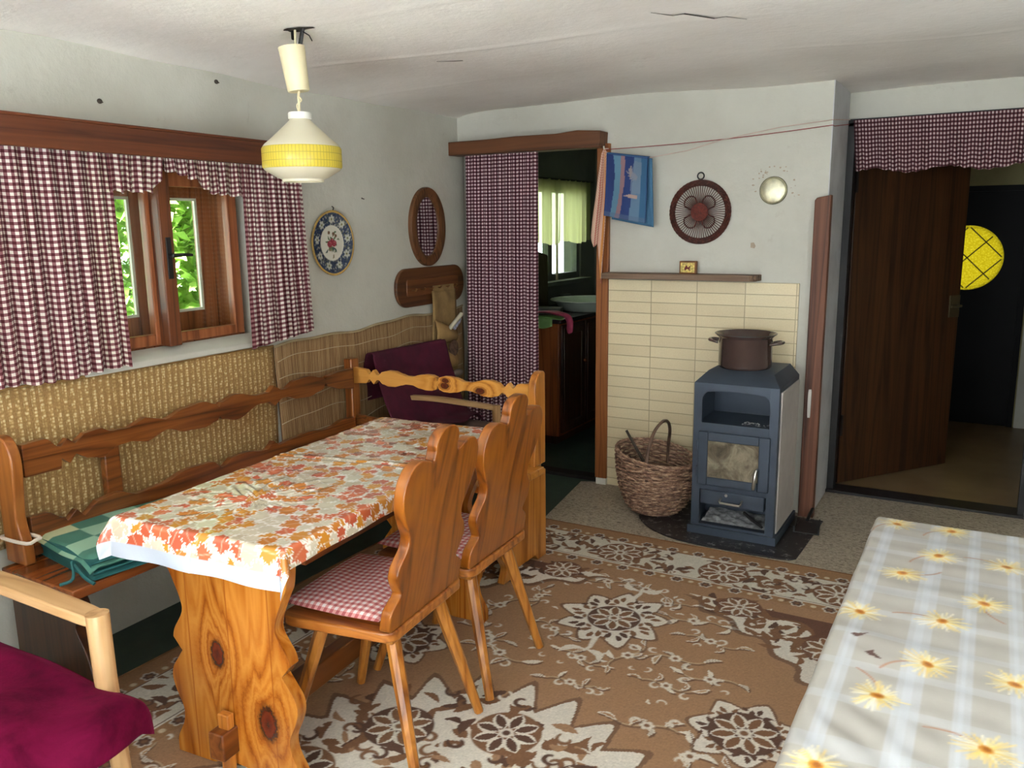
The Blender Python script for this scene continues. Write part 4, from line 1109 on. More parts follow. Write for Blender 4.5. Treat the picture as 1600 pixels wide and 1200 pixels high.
def paint_cloth(name, pt, cx, cy, W, L, H, mat, wr, loc, rot, seed=0, parent=None, corner=.30):
    V = []
    for y in pt.y:
        for x in pt.x:
            px, py = x-cx, y-cy
            V.append(drape(px, py, wr(px, py), W, L, H, seed, corner))
    nx, ny = pt.nx, pt.ny
    idx = np.arange((nx+1)*(ny+1)).reshape(ny+1, nx+1)
    F = np.stack([idx[:-1, :-1], idx[:-1, 1:], idx[1:, 1:], idx[1:, :-1]], -1).reshape(-1, 4)
    me = bpy.data.meshes.new(name); V = np.array(V, np.float32)
    me.vertices.add(len(V)); me.vertices.foreach_set('co', V.ravel())
    me.loops.add(F.size); me.loops.foreach_set('vertex_index', F.ravel().astype(np.int32))
    me.polygons.add(len(F)); me.polygons.foreach_set('loop_start', np.arange(0, F.size, 4, dtype=np.int32))
    me.update(calc_edges=True); me.validate()
    ca = me.color_attributes.new('paint', 'FLOAT_COLOR', 'POINT'); cc = np.ones((len(V), 4), np.float32); cc[:, :3] = pt.c.reshape(-1, 3); ca.data.foreach_set('color', cc.ravel())
    me.shade_smooth(); me.materials.append(mat)
    o = bpy.data.objects.new(name, me); COL.objects.link(o); o.location = loc; o.rotation_euler = (0, 0, rot)
    return o
oil = painted('oilcloth', .26, 55, .16, coat=1.0, bdist=.004, bstretch=(1, .45, 1))
lc_ = paint_cloth('leaf_tablecloth', cl, cw/2, OV_N+TL/2, TW+.012, TL+.012, TH, oil, wrinkle, (TC[0], TC[1], 0), TR, 1, corner=.42)
tag(lc_, 'glossy oilcloth with orange and beige autumn leaves on the trestle table', 'tablecloth')

# ------------------------------------------------------------------ chairs
def chair(label, loc, rot):
    t = thing('dining_chair', label, 'chair', loc, rot, 'carved pine chairs at the leaf-covered table')
    # seat, front at -x, rounded corners
    o = []
    for (cx, cy, a0, r) in ((.165-.04, .205-.04, 0, .04), (-.195+.04, .225-.04, 90, .04), (-.195+.04, -.225+.04, 180, .04), (.165-.04, -.205+.04, 270, .04)):
        o += [(cx+r*math.cos(math.radians(a0+15*k)), cy+r*math.sin(math.radians(a0+15*k))) for k in range(7)]
    MB().prism(o, .415, .445, 'xy').build('seat', M['chair_x'], t, bevel=.006, seg=3)
    for y in (-.13, .13): MB().box(-.15, .14, y-.035, y+.035, .392, .4148).build('batten', M['chair_leg'], t, bevel=.003)
    lean = .09/.505
    prof = curve2([(.100, -.03), (.185, -.002), (.195, .03), (.190, .065), (.156, .092)], 4)[2:] + curve2([(.152, .100), (.170, .125), (.186, .158), (.178, .19), (.150, .225), (.147, .26), (.172, .30), (.195, .345), (.202, .385), (.197, .425), (.172, .457), (.135, .466), (.10, .458), (.078, .450)], 4) \
        + curve2([(.066, .448), (.060, .470), (.062, .49), (.052, .512), (.028, .527), (0, .531)], 4)
    full = prof + [(-a, b) for a, b in prof[::-1][1:]]
    full = [(a, max(b, .0)) for a, b in full]
    Mt = Matrix(((1, 0, lean, .125), (0, 1, 0, -.012), (0, 0, 1, .446), (0, 0, 0, 1)))
    MB().prism(full, 0, .033, 'yz', Mt).build('backrest', M['chair_z'], t, bevel=.006, seg=3)
    for (sx, sy) in ((1, 1), (1, -1), (-1, 1), (-1, -1)):
        a = Vector((sx*.115, sy*.125, .394)); b = Vector((sx*.215 if sx > 0 else -.225, sy*.188, .0105))
        MB().tube([a+(b-a)*q for q in (0, .3, .7, 1)], [.0215, .0205, .017, .0145], 8).build('leg', M['chair_leg'], t, ang=30)
    return t
c1 = chair('carved pine chair at the table, nearer to the camera', (-1.475, 1.775, 0), math.radians(5.5))
c2 = dup(c1, (-1.508, 2.232, 0), math.radians(3.0), 'carved pine chair at the table, farther one in front of the bench end')

def cushion(name, label, w, d, th, loc, rot, mat, group=None, tilt=0, corner=.9, seed=0):
    mb = MB()
    def top(u, v, sg):
        x, y = (u-.5)*2, (v-.5)*2
        e = (1-abs(x)**4)*(1-abs(y)**4)
        z = sg*th/2*max(0, e)**.45 + .003*math.sin(7*x+3*y+seed)*e
        return (x*w/2*(1-.03*y*y), y*d/2*(1-.03*x*x), z+th/2)
    n = 26
    mb.grid(lambda u, v: top(u, v, 1), n, n, lambda u, v: (u*w, v*d)); mb.grid(lambda u, v: top(u, v, -1), n, n, lambda u, v: (u*w, v*d), flip=True)
    o = mb.build(name, mat, None, ang=180, loc=loc, rot=rot); return tag(o, label, 'cushion', group)
GC = 'red and white gingham seat cushions'
cushion('seat_cushion', 'pink gingham seat cushion on the chair nearer to the camera', .33, .39, .034, (-1.520, 1.770, .450), math.radians(5.5), M['ging_cush'], GC)
cushion('seat_cushion', 'pink gingham seat cushion on the farther pine chair', .33, .38, .034, (-1.553, 2.229, .450), math.radians(3), M['ging_cush'], GC, seed=2)
cushion('seat_cushion', 'gingham seat cushion on the short bench end, behind the table', .40, .33, .04, (-2.00, 2.94, .455), 0, M['ging_cush'], GC, seed=3)
cushion('seat_cushion', 'gingham seat cushion on the long bench, behind the far table corner', .33, .42, .04, (-2.48, 2.45, .455), 0, M['ging_cush'], GC, seed=4)

# folded green checked pads on the bench
gp = Paint(.40, .48, .006, (74, 128, 112)); rr = random.Random(8)
for i in range(4):
    for j in range(4):
        if (i+j) % 2 == 0: gp.poly([(i*.10, j*.12), (i*.10+.10, j*.12), (i*.10+.10, j*.12+.12), (i*.10, j*.12+.12)], (196, 204, 160) if (i+j) % 4 == 0 else (150, 190, 164))
for k in range(3): gp.poly([(.1+.02*k, .26+.02*k), (.3-.02*k, .26+.02*k), (.3-.02*k, .44-.02*k), (.1+.02*k, .44-.02*k)], (74, 128, 112) if k % 2 else (190, 210, 190))
gm = painted('green_check_cloth', .7, 90, .2)
gbm = plain('teal_cloth', (30, 92, 92), .7, vary=.1)
fg = thing('folded_cushion', 'folded green and cream checked garden cushion on the long bench', 'cushion', (-2.455, 1.66, .4515), math.radians(-8))
def gpad(z0, z1, w, d, sh):
    mb = MB()
    mb.prism(curve2([(-w/2, z0+.012), (-w/2+.012, z0), (w/2-.02, z0), (w/2, (z0+z1)/2), (w/2-.02, z1), (-w/2+.012, z1), (-w/2, z1-.012)], 4, True), -d/2, d/2, 'xz', Matrix.Translation(sh))
    return mb
gpad(.0, .032, .38, .44, (0, 0, 0)).build('lower_fold', gbm, fg, bevel=.008, seg=3)
V = []; 
tp = MB(); tp.grid(lambda u, v: (-.195+.40*u, -.235+.47*v, .066+.010*math.sin(PI*u)*math.sin(PI*v)+.003*math.sin(9*u+5*v)-.022*max(0, u-.86)/.14-.015*max(0, .06-v)/.06), gp.nx, gp.ny)
tp.c = gp.c.reshape(-1, 3); tp.build('checked_top', gm, fg, ang=180, solid=.004)
gpad(.033, .062, .375, .45, (0.0, 0, 0)).build('upper_fold', gbm, fg, bevel=.008, seg=3)
mb = MB(); mb.tube([(.12, -.238, .04), (.20, -.25, .028), (.24, -.24, .012)], .006, 6, smooth=4); mb.tube([(.10, -.238, .045), (.17, -.27, .02), (.15, -.30, .006)], .005, 6, smooth=4); mb.build('tie_ribbon', gbm, fg)

# ------------------------------------------------------------------ beech armchairs with wine-red throws
wine = NT('wine_velvet'); co = wine.coord()
wn_ = wine.noise(co, 7, 5, .6, .5)
wc = wine.ramp(wn_, [(.3, (62, 2, 26)), (.7, (112, 12, 54))])
WINE = wine.done(wine.bsdf(wc, .85, 0, wine.bump(wine.noise(co, 90, 4, .7), .3, .004), Sheen_Weight=.2, Specular_IOR_Level=.08, Sheen_Roughness=.35, Sheen_Tint=lin4((220, 70, 130))))
wine2 = plain('wine_cloth', (74, 10, 36), .9, bump=.2, vary=.15)
def armchair(label, loc, rot, group='beech armchairs under wine-red throws'):
    """local: faces +x, width along y"""
    t = thing('armchair', label, 'armchair', loc, rot, group)
    for sy in (1, -1):
        y = sy*.305
        arm = [(-.36, .585), (-.30, .598), (-.1, .605), (.20, .600), (.27, .596)]
        mb = MB(); v = []; fs = []
        P = catmull([Vector((a, 0, b)) for a, b in arm], 6); n = len(P)
        for i, p_ in enumerate(P):
            w = .024+.010*math.sin(PI*i/(n-1)); 
            v += [(p_.x, y-w, p_.z-.013), (p_.x, y+w, p_.z-.013), (p_.x, y+w*.9, p_.z+.012), (p_.x, y-w*.9, p_.z+.012)]
        for i in range(n-1):
            for q in range(4): fs.append((4*i+q, 4*i+(q+1) % 4, 4*i+4+(q+1) % 4, 4*i+4+q))
        fs += [(0, 1, 2, 3), (4*n-1, 4*n-2, 4*n-3, 4*n-4)]
        mb.add(v, fs).build('armrest', M['oak'], t, bevel=.006, seg=3)
        MB().tube([(.275, y, .612), (.28, y, .45), (.30, y, .25), (.325, y, .0105)], [.027, .026, .023, .018], 14).build('leg', M['oak_z'], t)
        MB().tube([(-.33, y, .60), (-.34, y, .40), (-.38, y, .0105)], [.020, .020, .016], 10).build('leg', M['oak_z'], t)
        MB().box(-.33, .28, y-.012-sy*.02, y+.012-sy*.02, .30, .345).build('side_rail', M['oak'], t, bevel=.004)
    MB().box(.255, .28, -.29, .29, .285, .345).build('front_rail', wood('beech_cross', (176, 128, 76), (204, 158, 102), (220, 178, 124), 'y', rough=.4), t, bevel=.004)
    MB().box(-.30, .36, -.27, .27, .345, .425).build('seat', plain('seat_pad', (110, 90, 80), .9), t, bevel=.01)
    Mt = Matrix.Translation((-.30, 0, .34)) @ Matrix.Rotation(math.radians(-17), 4, 'Y')
    MB().box(-.03, .02, -.27, .27, 0, .43, Mt).build('backrest', plain('back_pad', (110, 90, 80), .9), t, bevel=.012)
    return t
a1 = armchair('pale beech armchair at the lower left corner of the photo', (-2.045, .785, 0), 0)
def throw(name, label, loc, rot, mat, seed=0, front=.09, hb=.44, w=.62, side=.03, short=False):
    """runs from behind the backrest top, down it, over the seat and a little over the front edge; local like the armchair"""
    path = [(-.475, .56), (-.468, .68), (-.44, .792), (-.415, .800), (-.395, .79), (-.36, .66), (-.31, .54), (-.262, .455), (-.21, .428), (-.1, .43), (.05, .438), (.2, .442), (.30, .440), (.365, .428), (.396, .395), (.408, .428-front)]
    if short: path = path[:-6]
    P = catmull([Vector((a, 0, b)) for a, b in path], 5); n = len(P)-1
    mb = MB()
    def fn(u, v):
        i = v*n; k = min(n-1, int(i)); p_ = P[k].lerp(P[k+1], i-k); y = (u-.5)*w*(1+.10*max(0, v-.75)/.25)
        seatness = min(1, max(0, (p_.x+.25)/.2))
        e = max(0, abs(u-.5)*2-.86)/.14
        fold = .008*math.sin(11*y+6*v+seed)+.006*math.sin(23*y-9*v)+.013*math.sin(13*y+16*v+2*math.sin(9*y))*max(0, math.sin(PI*min(1, max(0, (v-.55)/.45))))
        z = p_.z + fold*.8*(.3+seatness) + .015*seatness*math.exp(-((u-.5)*5)**2)*0 - side*e*seatness
        x = p_.x + fold*(1.0 if v < .45 else .4) + (.035*math.sin(3*u*PI+seed)*max(0, v-.85)/.15)
        return (x, y+.012*math.sin(7*v+seed), z+.006)
    mb.grid(fn, 46, 90)
    return tag(mb.build(name, mat, None, ang=180, solid=.004, loc=loc, rot=rot), label, 'throw', 'wine-red throws over armchairs')
throw('armchair_throw', 'bright wine-red velvet throw over the armchair at the lower left', (-2.045, .785, 0), 0, WINE, 1)
a2 = armchair('beech armchair in the far corner behind the short bench back', (-2.36, 3.69, 0), math.radians(-3)); a2.scale = (.92, .58, 1)
throw('armchair_throw', 'dark wine-red throw over the armchair in the far corner', (-2.36, 3.60, 0), math.radians(-3), wine2, 2.5, side=.08, short=True).scale = (.92, 1.0, 1.06)

# ------------------------------------------------------------------ second table with the daisy oilcloth
RT = (.205, 1.52); RW, RL, RH = .80, 1.42, .748
rt_ = thing('daisy_table', 'table at the right edge of the photo, covered by the daisy cloth', 'table', (RT[0], RT[1], 0))
MB().box(-RW/2, RW/2, -RL/2, RL/2, RH-.03, RH-.003).build('tabletop', M['pine'], rt_, bevel=.003)
for sx in (1, -1):
    for sy in (1, -1):
        x, y = sx*(RW/2-.06), sy*(RL/2-.06); MB().box(x-.025, x+.025, y-.025, y+.025, .0105, RH-.03).build('leg', M['pine_z'], rt_, bevel=.004)
ov = .05
dp = Paint(RW+2*ov, RL+2*ov, .0035, (174, 171, 164)); rr = random.Random(9)
def DX(x, y): return x-RT[0]+RW/2+ov, y-RT[1]+RL/2+ov
for x in (-.172, -.062, .013, .09, .2, .275, .35, .47, .56):
    cx, _ = DX(x, 0); wd = .020 if x in (-.062, .2, .47) else .012
    dp.poly([(cx-wd, 0), (cx+wd, 0), (cx+wd, 2), (cx-wd, 2)], (196, 202, 210), .55)
    dp.poly([(cx-wd*.4, 0), (cx+wd*.3, 0), (cx+wd*.3, 2), (cx-wd*.4, 2)], (206, 212, 220), .35)
for y in (.95, 1.03, 1.17, 1.31, 1.43, 1.55, 1.66, 1.77, 1.9, 2.0, 2.1, 2.18):
    _, cy = DX(0, y); wd = .012 if int(y*100) % 3 else .022
    dp.poly([(0, cy-wd), (2, cy-wd), (2, cy+wd), (0, cy+wd)], (196, 202, 208), .38)
daisies = [(-.158, 2.2), (-.037, 2.205), (-.055, 2.021), (-.118, 1.879), (.078, 2.019), (.038, 1.795), (-.03, 1.674), (-.172, 1.646), (-.043, 1.486), (.086, 1.487), (-.106, 1.343), (.047, 1.268), (-.159, 1.113)]
for k in range(160):
    x, y = rr.uniform(.15, .6), rr.uniform(.85, 2.22)
    if all(math.hypot(x-a, y-b) > .15 for a, b in daisies): daisies.append((x, y))
for k in range(60):
    x, y = rr.uniform(-.2, .15), rr.uniform(.82, 1.15)
    if all(math.hypot(x-a, y-b) > .14 for a, b in daisies): daisies.append((x, y))
for i, (x, y) in enumerate(daisies):
    cx, cy = DX(x, y); a0 = rr.uniform(0, 6)
    a = rr.uniform(0, 6.28); st = [(cx+t*.085*math.cos(a+t*.6), cy+t*.085*math.sin(a+t*.6)) for t in np.linspace(.2, 1, 9)]
    dp.stroke(st, .0018, (168, 116, 82))
    for k in range(34):
        aa = a0+k*.1848+rr.uniform(-.08, .08); L = rr.uniform(.028, .050)
        dp.stroke([(cx+.006*math.cos(aa), cy+.006*math.sin(aa)), (cx+L*math.cos(aa), cy+L*math.sin(aa))], [.0022, .0042, .0015], rr.choice([(232, 214, 140), (230, 204, 116), (234, 224, 180), (226, 198, 108), (236, 230, 208)]), .85)
    dp.ell(cx, cy, .0115, .0095, a0, (206, 140, 44)); dp.ell(cx+.001, cy+.001, .0065, .005, a0, (160, 92, 30))
# two torn spots where the wood shows
for (x, y, a) in ((-.166, 1.525, .9), (-.140, 1.477, -.5)):
    cx, cy = DX(x, y); dp.poly(xf([(0, -.002), (.014, -.006), (.034, .0), (.016, .004), (.004, .014)], cx, cy, a), (84, 54, 48))
def wr2(x, y):
    z = .0006*math.sin(20*y+6*x+2*math.sin(5*x))+.0005*math.sin(46*y-13*x+2*math.sin(9*x))+.0005*math.sin(90*y+24*x+2*math.sin(13*x))
    g = math.exp(-((x+.33)**2/.01+(y+.33)**2/.02)); z += g*.0022*math.sin(70*x+75*y)
    g = math.exp(-((x+.34)**2/.004+(y-.0)**2/.004)); z += g*.006
    return z+.003
o = paint_cloth('daisy_tablecloth', dp, RW/2+ov, RL/2+ov, RW+.008, RL+.008, RH, painted('daisy_oilcloth', .32, 40, .1, coat=.4, bdist=.004), wr2, (RT[0], RT[1], 0), 0, 2)
tag(o, 'pale oilcloth with yellow daisies and white plaid on the table at the right', 'tablecloth')
# ------------------------------------------------------------------ pendant lamp
LX, LY = -2.045, 2.15
lampm = NT('opal_glass'); lo = lampm.bsdf((244, 240, 220), .3, Coat_Weight=.3)
ltr = lampm.n('ShaderNodeBsdfTranslucent', {0: lin4((236, 230, 206))}).outputs[0]
OPAL = lampm.done(lampm.n('ShaderNodeMixShader', {0: .35, 1: lo, 2: ltr}).outputs[0])
yb = NT('yellow_band_glass'); uv = yb.n('ShaderNodeTexCoord').outputs['UV']; sp = yb.n('ShaderNodeSeparateXYZ', {0: uv})
gx = yb.math('LESS_THAN', yb.math('PINGPONG', yb.math('MULTIPLY', sp.outputs[0], 72.0), .5), .07)
gy = yb.math('LESS_THAN', yb.math('PINGPONG', yb.math('MULTIPLY', sp.outputs[1], 3.0), .5), .04)
yc = yb.mix(yb.math('MULTIPLY', yb.math('MAXIMUM', gx, gy), .55), lin4((238, 216, 84)), lin4((150, 134, 70)))
y1 = yb.bsdf(yc, .3, Coat_Weight=.3); y2 = yb.n('ShaderNodeBsdfTranslucent', {0: yc}).outputs[0]
YB = yb.done(yb.n('ShaderNodeMixShader', {0: .35, 1: y1, 2: y2}).outputs[0])
lz = ceil_pt((LX+3.3)/5.4, (LY-CY0)/(4.85-CY0))[2]
lamp = thing('pendant_lamp', 'opal glass pendant lamp with a yellow ribbed band hanging from the ceiling', 'lamp', (LX, LY, 0))
Mt = Matrix.Translation((0.0, 0, 1.955)) @ Matrix.Rotation(math.radians(-5), 4, 'Y') @ Matrix.Rotation(math.radians(4), 4, 'X')
MB().lathe([(.005, -.012), (.034, -.012), (.036, -.008), (.043, .128), (.041, .128), (.034, .0), (.005, .0)], 32, Mt, False, False).build('canopy', M['cream'], lamp)
mb = MB(); mb.tube([(.004, 0, 1.948), (-.004, .003, 1.925), (.003, -.003, 1.905), (-.001, 0, 1.872)], .0045, 6, smooth=4)
mb.tube([(-.006, .002, 1.93), (.008, .004, 1.915), (-.006, -.004, 1.90), (.0, 0, 1.872)], .0025, 6, smooth=4); mb.tube([(0, 0, 1.95), (0, 0, lz+.004)], .004, 6)
mb.build('cord', M['cream'], lamp)
MB().lathe([(.003, 1.876), (.036, 1.876), (.038, 1.872), (.038, 1.856), (.034, 1.854)], 32, None, True, False).build('shade_cap', M['white'], lamp)
SB = -.022
MB().lathe([(.032, 1.858), (.036, 1.850), (.055, 1.832), (.095, 1.795), (.122, 1.772), (.1275, 1.764)], 48, None, False, False).build('shade', OPAL, lamp)
mb = MB(); n = 72
v = []; uvs = []; fs = []
pf = [(.1275, 1.764, 1.0), (.131, 1.758, .9), (.131, 1.700, .1), (.1275, 1.694, 0)]
for (r, z, w) in pf:
    for i in range(n+1): a = 2*PI*i/n; v.append((r*math.cos(a), r*math.sin(a), z)); uvs.append((i/n, w))
for j in range(3):
    for i in range(n): fs.append((j*(n+1)+i, j*(n+1)+i+1, (j+1)*(n+1)+i+1, (j+1)*(n+1)+i))
mb.add(v, fs, None, uvs).build('shade_band', YB, lamp)
MB().lathe([(.1275, 1.694), (.122, 1.688), (.085, 1.666), (.070, 1.660), (.068, 1.652), (.062, 1.652), (.064, 1.664), (.080, 1.672), (.118, 1.694)], 48, None, False, False).build('shade_bowl', OPAL, lamp)
# dark wiring hole in the plaster
rr = random.Random(2); hp_ = []
for k in range(14):
    a = 2*PI*k/14; r = .045*rr.uniform(.6, 1.25); hp_.append((LX+.012+1.2*r*math.cos(a), LY+.8*r*math.sin(a)))
mb = MB(); mb.add([(x, y, ceil_pt((x+3.3)/5.4, (y-CY0)/(4.85-CY0))[2]-.003) for x, y in hp_], [tuple(range(14))]); mb.build('wiring_hole', plain('dark_hole', (58, 48, 40), .9), ceil)
mb = MB(); mb.tube([(LX-.01, LY, lz-.03), (LX-.02, LY+.01, lz+.0)], .006, 6); mb.tube([(LX+.02, LY, lz-.05), (LX+.035, LY, lz)], .007, 6); mb.tube([(LX+.03, LY, lz-.01), (LX+.07, LY-.01, lz-.03), (LX+.09, LY-.02, lz-.05)], .0018, 5)
mb.build('loose_wire', M['black'], ceil)
# plaster cracks and flakes
crack([(-1.02, 2.68), (-.97, 2.75), (-.93, 2.74), (-.86, 2.84), (-.82, 2.83), (-.77, 2.9)], .006)
crack([(-1.46, 1.62), (-1.40, 1.66), (-1.34, 1.65)], .013)
crack([(-2.02, 2.92), (-1.96, 2.95), (-1.92, 2.96)], .008)

# ------------------------------------------------------------------ back wall : curtain in the kitchen doorway
PBk = lambda a, d, z: (a, 4.275+d, z)
curtain('curtain', 'floor-length burgundy gingham curtain hanging in the kitchen doorway', M['ging_door'], (-2.775, -2.285), (-2.80, -2.30), 1.905, .06, 11, .014, 7, PBk, full=1.3, loc=(0, 0, 0), rot=0, nv=40)
curtain('valance', 'burgundy gingham valance across the top of the hallway doorway', M['ging_val'], (-.695, .25), (-.672, .25), lambda u: 2.012, lambda u: 1.752+.012*math.sin(17*u), 17, .010, 9, lambda a, d, z: (a, 4.765+d, z), full=1.3, loc=(0, 0, 0), rot=0, cat='valance')

# shelf over the tiles and the little tin
sh = MB(); sh.prism([(-1.86, 4.205), (-1.06, 4.212), (-1.03, 4.24), (-1.025, 4.33), (-1.86, 4.33)], 1.207, 1.238, 'xy')
tag(sh.build('wall_shelf', M['shelf_wood'], None, bevel=.003), 'thin weathered wooden shelf on top of the sand-coloured tiles', 'shelf')
bx = thing('picture_box', 'tiny gold and brown box standing on the weathered shelf', 'box', (-1.389, 4.262, 1.2385))
MB().box(-.045, .045, -.012, .016, 0, .066).build('body', plain('box_brown', (120, 74, 34), .6, vary=.2), bx, bevel=.002)
gp2 = MB(); gp2.box(-.037, .037, -.0135, -.011, .008, .058); gp2.build('front_panel', plain('box_gold', (206, 176, 96), .5, vary=.3, nscale=90), bx)
mb = MB(); mb.prism(curve2([(-.016, .03), (-.004, .045), (.002, .034), (.016, .044), (.012, .026), (.016, .016), (0, .026), (-.012, .018)], 3, True), -.0155, -.0132, 'xz'); mb.build('emblem', plain('dark_red', (112, 30, 24), .6), bx)

# wicker flower ornament
wk = plain('dark_wicker', (74, 34, 24), .6, vary=.3, nscale=60, bump=.3)
wk2 = plain('red_wicker', (104, 42, 30), .6, vary=.25, nscale=80, bump=.4)
tv = thing('wicker_ornament', 'round dark wicker wall ornament with a flower in its centre', 'wall ornament', (-1.354, 4.322, 1.555))
mb = MB(); n = 96
for k in range(5): mb.tube([((.137+.0058*k)*math.cos(2*PI*i/n), -.004-.003*math.sin(PI*k/4)+.0025*math.cos(i*PI+k*PI), (.137+.0058*k)*math.sin(2*PI*i/n)) for i in range(n)], .0045, 6, closed=True)
mb.build('rim', wk, tv)
mb = MB()
for i in range(64):
    a = 2*PI*i/64; mb.tube([(.035*math.cos(a), -.004, .035*math.sin(a)), (.139*math.cos(a), -.004, .139*math.sin(a))], .0020, 5)
mb.build('spokes', wk, tv)
mb = MB()
for k in range(8): mb.tube([((.004+.0055*k)*math.cos(2*PI*i/48), -.010-.004*math.cos(PI*k/16), (.004+.0055*k)*math.sin(2*PI*i/48)) for i in range(48)], .0036, 6, closed=True)
mb.build('centre', wk2, tv)
for k in range(4):
    a = PI/4+k*PI/2; L = .098
    P = [(.040, -.022), (.075, -.034), (.095, -.018), (.098, .0), (.095, .018), (.075, .034), (.040, .022)]
    MB().tube([(x*math.cos(a)-y*math.sin(a), -.012, x*math.sin(a)+y*math.cos(a)) for x, y in P], .0036, 6, smooth=4).build('petal', wk, tv)
MB().tube([(.017*math.cos(2*PI*i/20), -.004, .183+.017*math.sin(2*PI*i/20)) for i in range(20)], .0038, 6, closed=True).build('hanging_ring', M['black'], tv)

# flue cover
fc = thing('flue_cover', 'round brass-coloured flue cover on the wall right of the wicker ornament', 'flue cover', (-.985, 4.329, 1.654))
Rx = Matrix.Rotation(PI/2, 4, 'X')
MB().lathe([(.0005, .010), (.030, .009), (.054, .008), (.058, .006), (.062, .010), (.066, .006), (.066, 0)], 48, Rx, True, False).build('disc', plain('tarnished_brass', (202, 198, 172), .42, .75, vary=.2, nscale=16), fc)
MB().tube([(.0655*math.cos(2*PI*i/40), -.004, .0655*math.sin(2*PI*i/40)) for i in range(40)], .003, 6, closed=True).build('edge_ring', plain('dark_brass', (84, 80, 56), .4, .8), fc)
# flaked paint around it
fk = plain('flake', (176, 160, 140), .95); rr = random.Random(6)
for k in range(26):
    a = rr.uniform(-.4, 3.4); r = rr.uniform(.085, .125)
    x, z = -.985+r*math.cos(a), 1.654+r*math.sin(a); s_ = rr.uniform(.003, .008)
    if k == 0: fm = MB()
    fm.add([(x+s_*math.cos(q*1.05)*rr.uniform(.5, 1.2), 4.3285, z+s_*.7*math.sin(q*1.05)*rr.uniform(.5, 1.2)) for q in range(6)], [tuple(range(6))])
fm.add([(-1.075+x, 4.3285, 1.385+z) for x, z in ((-.012, .012), (.004, .014), (.014, -.004), (.008, -.016), (-.012, -.012))], [tuple(range(5))])
fm.build('paint_flake', fk, bpy.data.objects['wall_back'])

# ------------------------------------------------------------------ clothesline and towels
red = plain('red_cord', (150, 60, 60), .7); pale = plain('pale_cord', (206, 180, 170), .7)
cl1 = MB()
cl1.tube([(-1.87, 4.262, 1.893)]+[(-1.87+(1.17)*t, 4.262, 1.893+(.050)*t-.012*math.sin(PI*t)) for t in np.linspace(.04, .99, 20)]+[(-.716, 4.34, 1.945), (-.712, 4.74, 1.99)], .0020, 6)
tag(cl1.build('clothesline', red, None), 'taut red cord strung across the wall above the wicker ornament', 'clothesline')
cl2 = MB()
P2 = [(-1.868, 4.258, 1.885), (-1.82, 4.225, 1.866), (-1.60, 4.225, 1.836), (-1.40, 4.24, 1.862), (-1.23, 4.25, 1.905), (-.95, 4.27, 1.95), (-.716, 4.31, 1.972), (-.708, 4.74, 2.012)]
cl2.tube(P2, .0020, 6)
tag(cl2.build('clothesline', pale, None), 'slack cord dipping to the blue towel that hangs from it', 'clothesline')
hk = MB(); hk.tube([(-1.868, 4.31, 1.90), (-1.868, 4.25, 1.895), (-1.868, 4.245, 1.91)], .004, 6); tag(hk.build('wall_hook', M['white'], None), 'white hook on the door post holding the cords', 'hook')
tp_ = Paint(.30, .36, .004, (64, 112, 146)); rr = random.Random(3)
tp_.c[:] = np.array(lin((44, 64, 118)), np.float32)
tp_.poly([(.04, 0), (.06, .12), (.075, .24), (.055, .36), (.105, .36), (.115, .2), (.10, .08), (.075, 0)], (96, 138, 164))
tp_.poly([(.075, 0), (.10, .08), (.115, .2), (.105, .36), (.135, .36), (.142, .2), (.125, .05), (.115, 0)], (150, 116, 122))
tp_.poly([(.19, 0), (.20, .36), (.255, .36), (.25, 0)], (98, 128, 156)); tp_.poly([(.25, 0), (.25, .36), (.30, .36), (.30, 0)], (60, 104, 142))
for k in range(7):
    a = 2.0+k*.5; tp_.poly(xf(leafp(.05, .006, .012), .20, .27, a), (150, 140, 142))
tp_.poly([(.14, .135), (.175, .127), (.235, .125), (.235, .15), (.175, .145)], (176, 150, 140)); tp_.poly([(.185, .15), (.25, .16), (.26, .33), (.20, .34), (.18, .24)], (124, 140, 160), .6)
tp_.poly([(0, 0), (.3, 0), (.3, .03), (0, .03)], (92, 110, 138), .5)
mb = MB()
nx, ny = 60, 72
def tow(u, v):
    x = -1.835+.235*u-.012*(1-v); zt = 1.866-.034*u; zb = 1.545-.045*u
    return (x, 4.222-.012+.008*math.sin(8*u+3*v)-.006*(1-v)+.01*math.sin(PI*v)*0, zb+(zt-zb)*v)
mb.grid(tow, nx, ny)
ii = (np.linspace(0, 1, nx+1)*tp_.nx).round().astype(int); jj = (np.linspace(0, 1, ny+1)*tp_.ny).round().astype(int)
front = tp_.c[np.ix_(jj, ii)].reshape(-1, 3)
mb.grid(lambda u, v: (-1.835+.235*u+.012+.010*(1-v), 4.238+.006*math.sin(8*u+3*v), 1.525-.045*u+(1.866-1.525+.011*u)*v), 20, 24)
back = np.tile(np.array(lin((72, 116, 150)), np.float32), (21*25, 1))
mb.grid(lambda u, v: (-1.835+.235*u, 4.210+.028*v, 1.866-.034*u+.008*math.sin(PI*v)), 20, 4)
tb_ = np.tile(np.array(lin((60, 96, 140)), np.float32), (21*5, 1))
mb.c = np.concatenate([front, back, tb_])
tag(mb.build('beach_towel', painted('terry_towel', .95, 300, .4, bdist=.003), None, ang=180, solid=.004), 'blue and turquoise striped beach towel folded over the slack cord', 'towel')
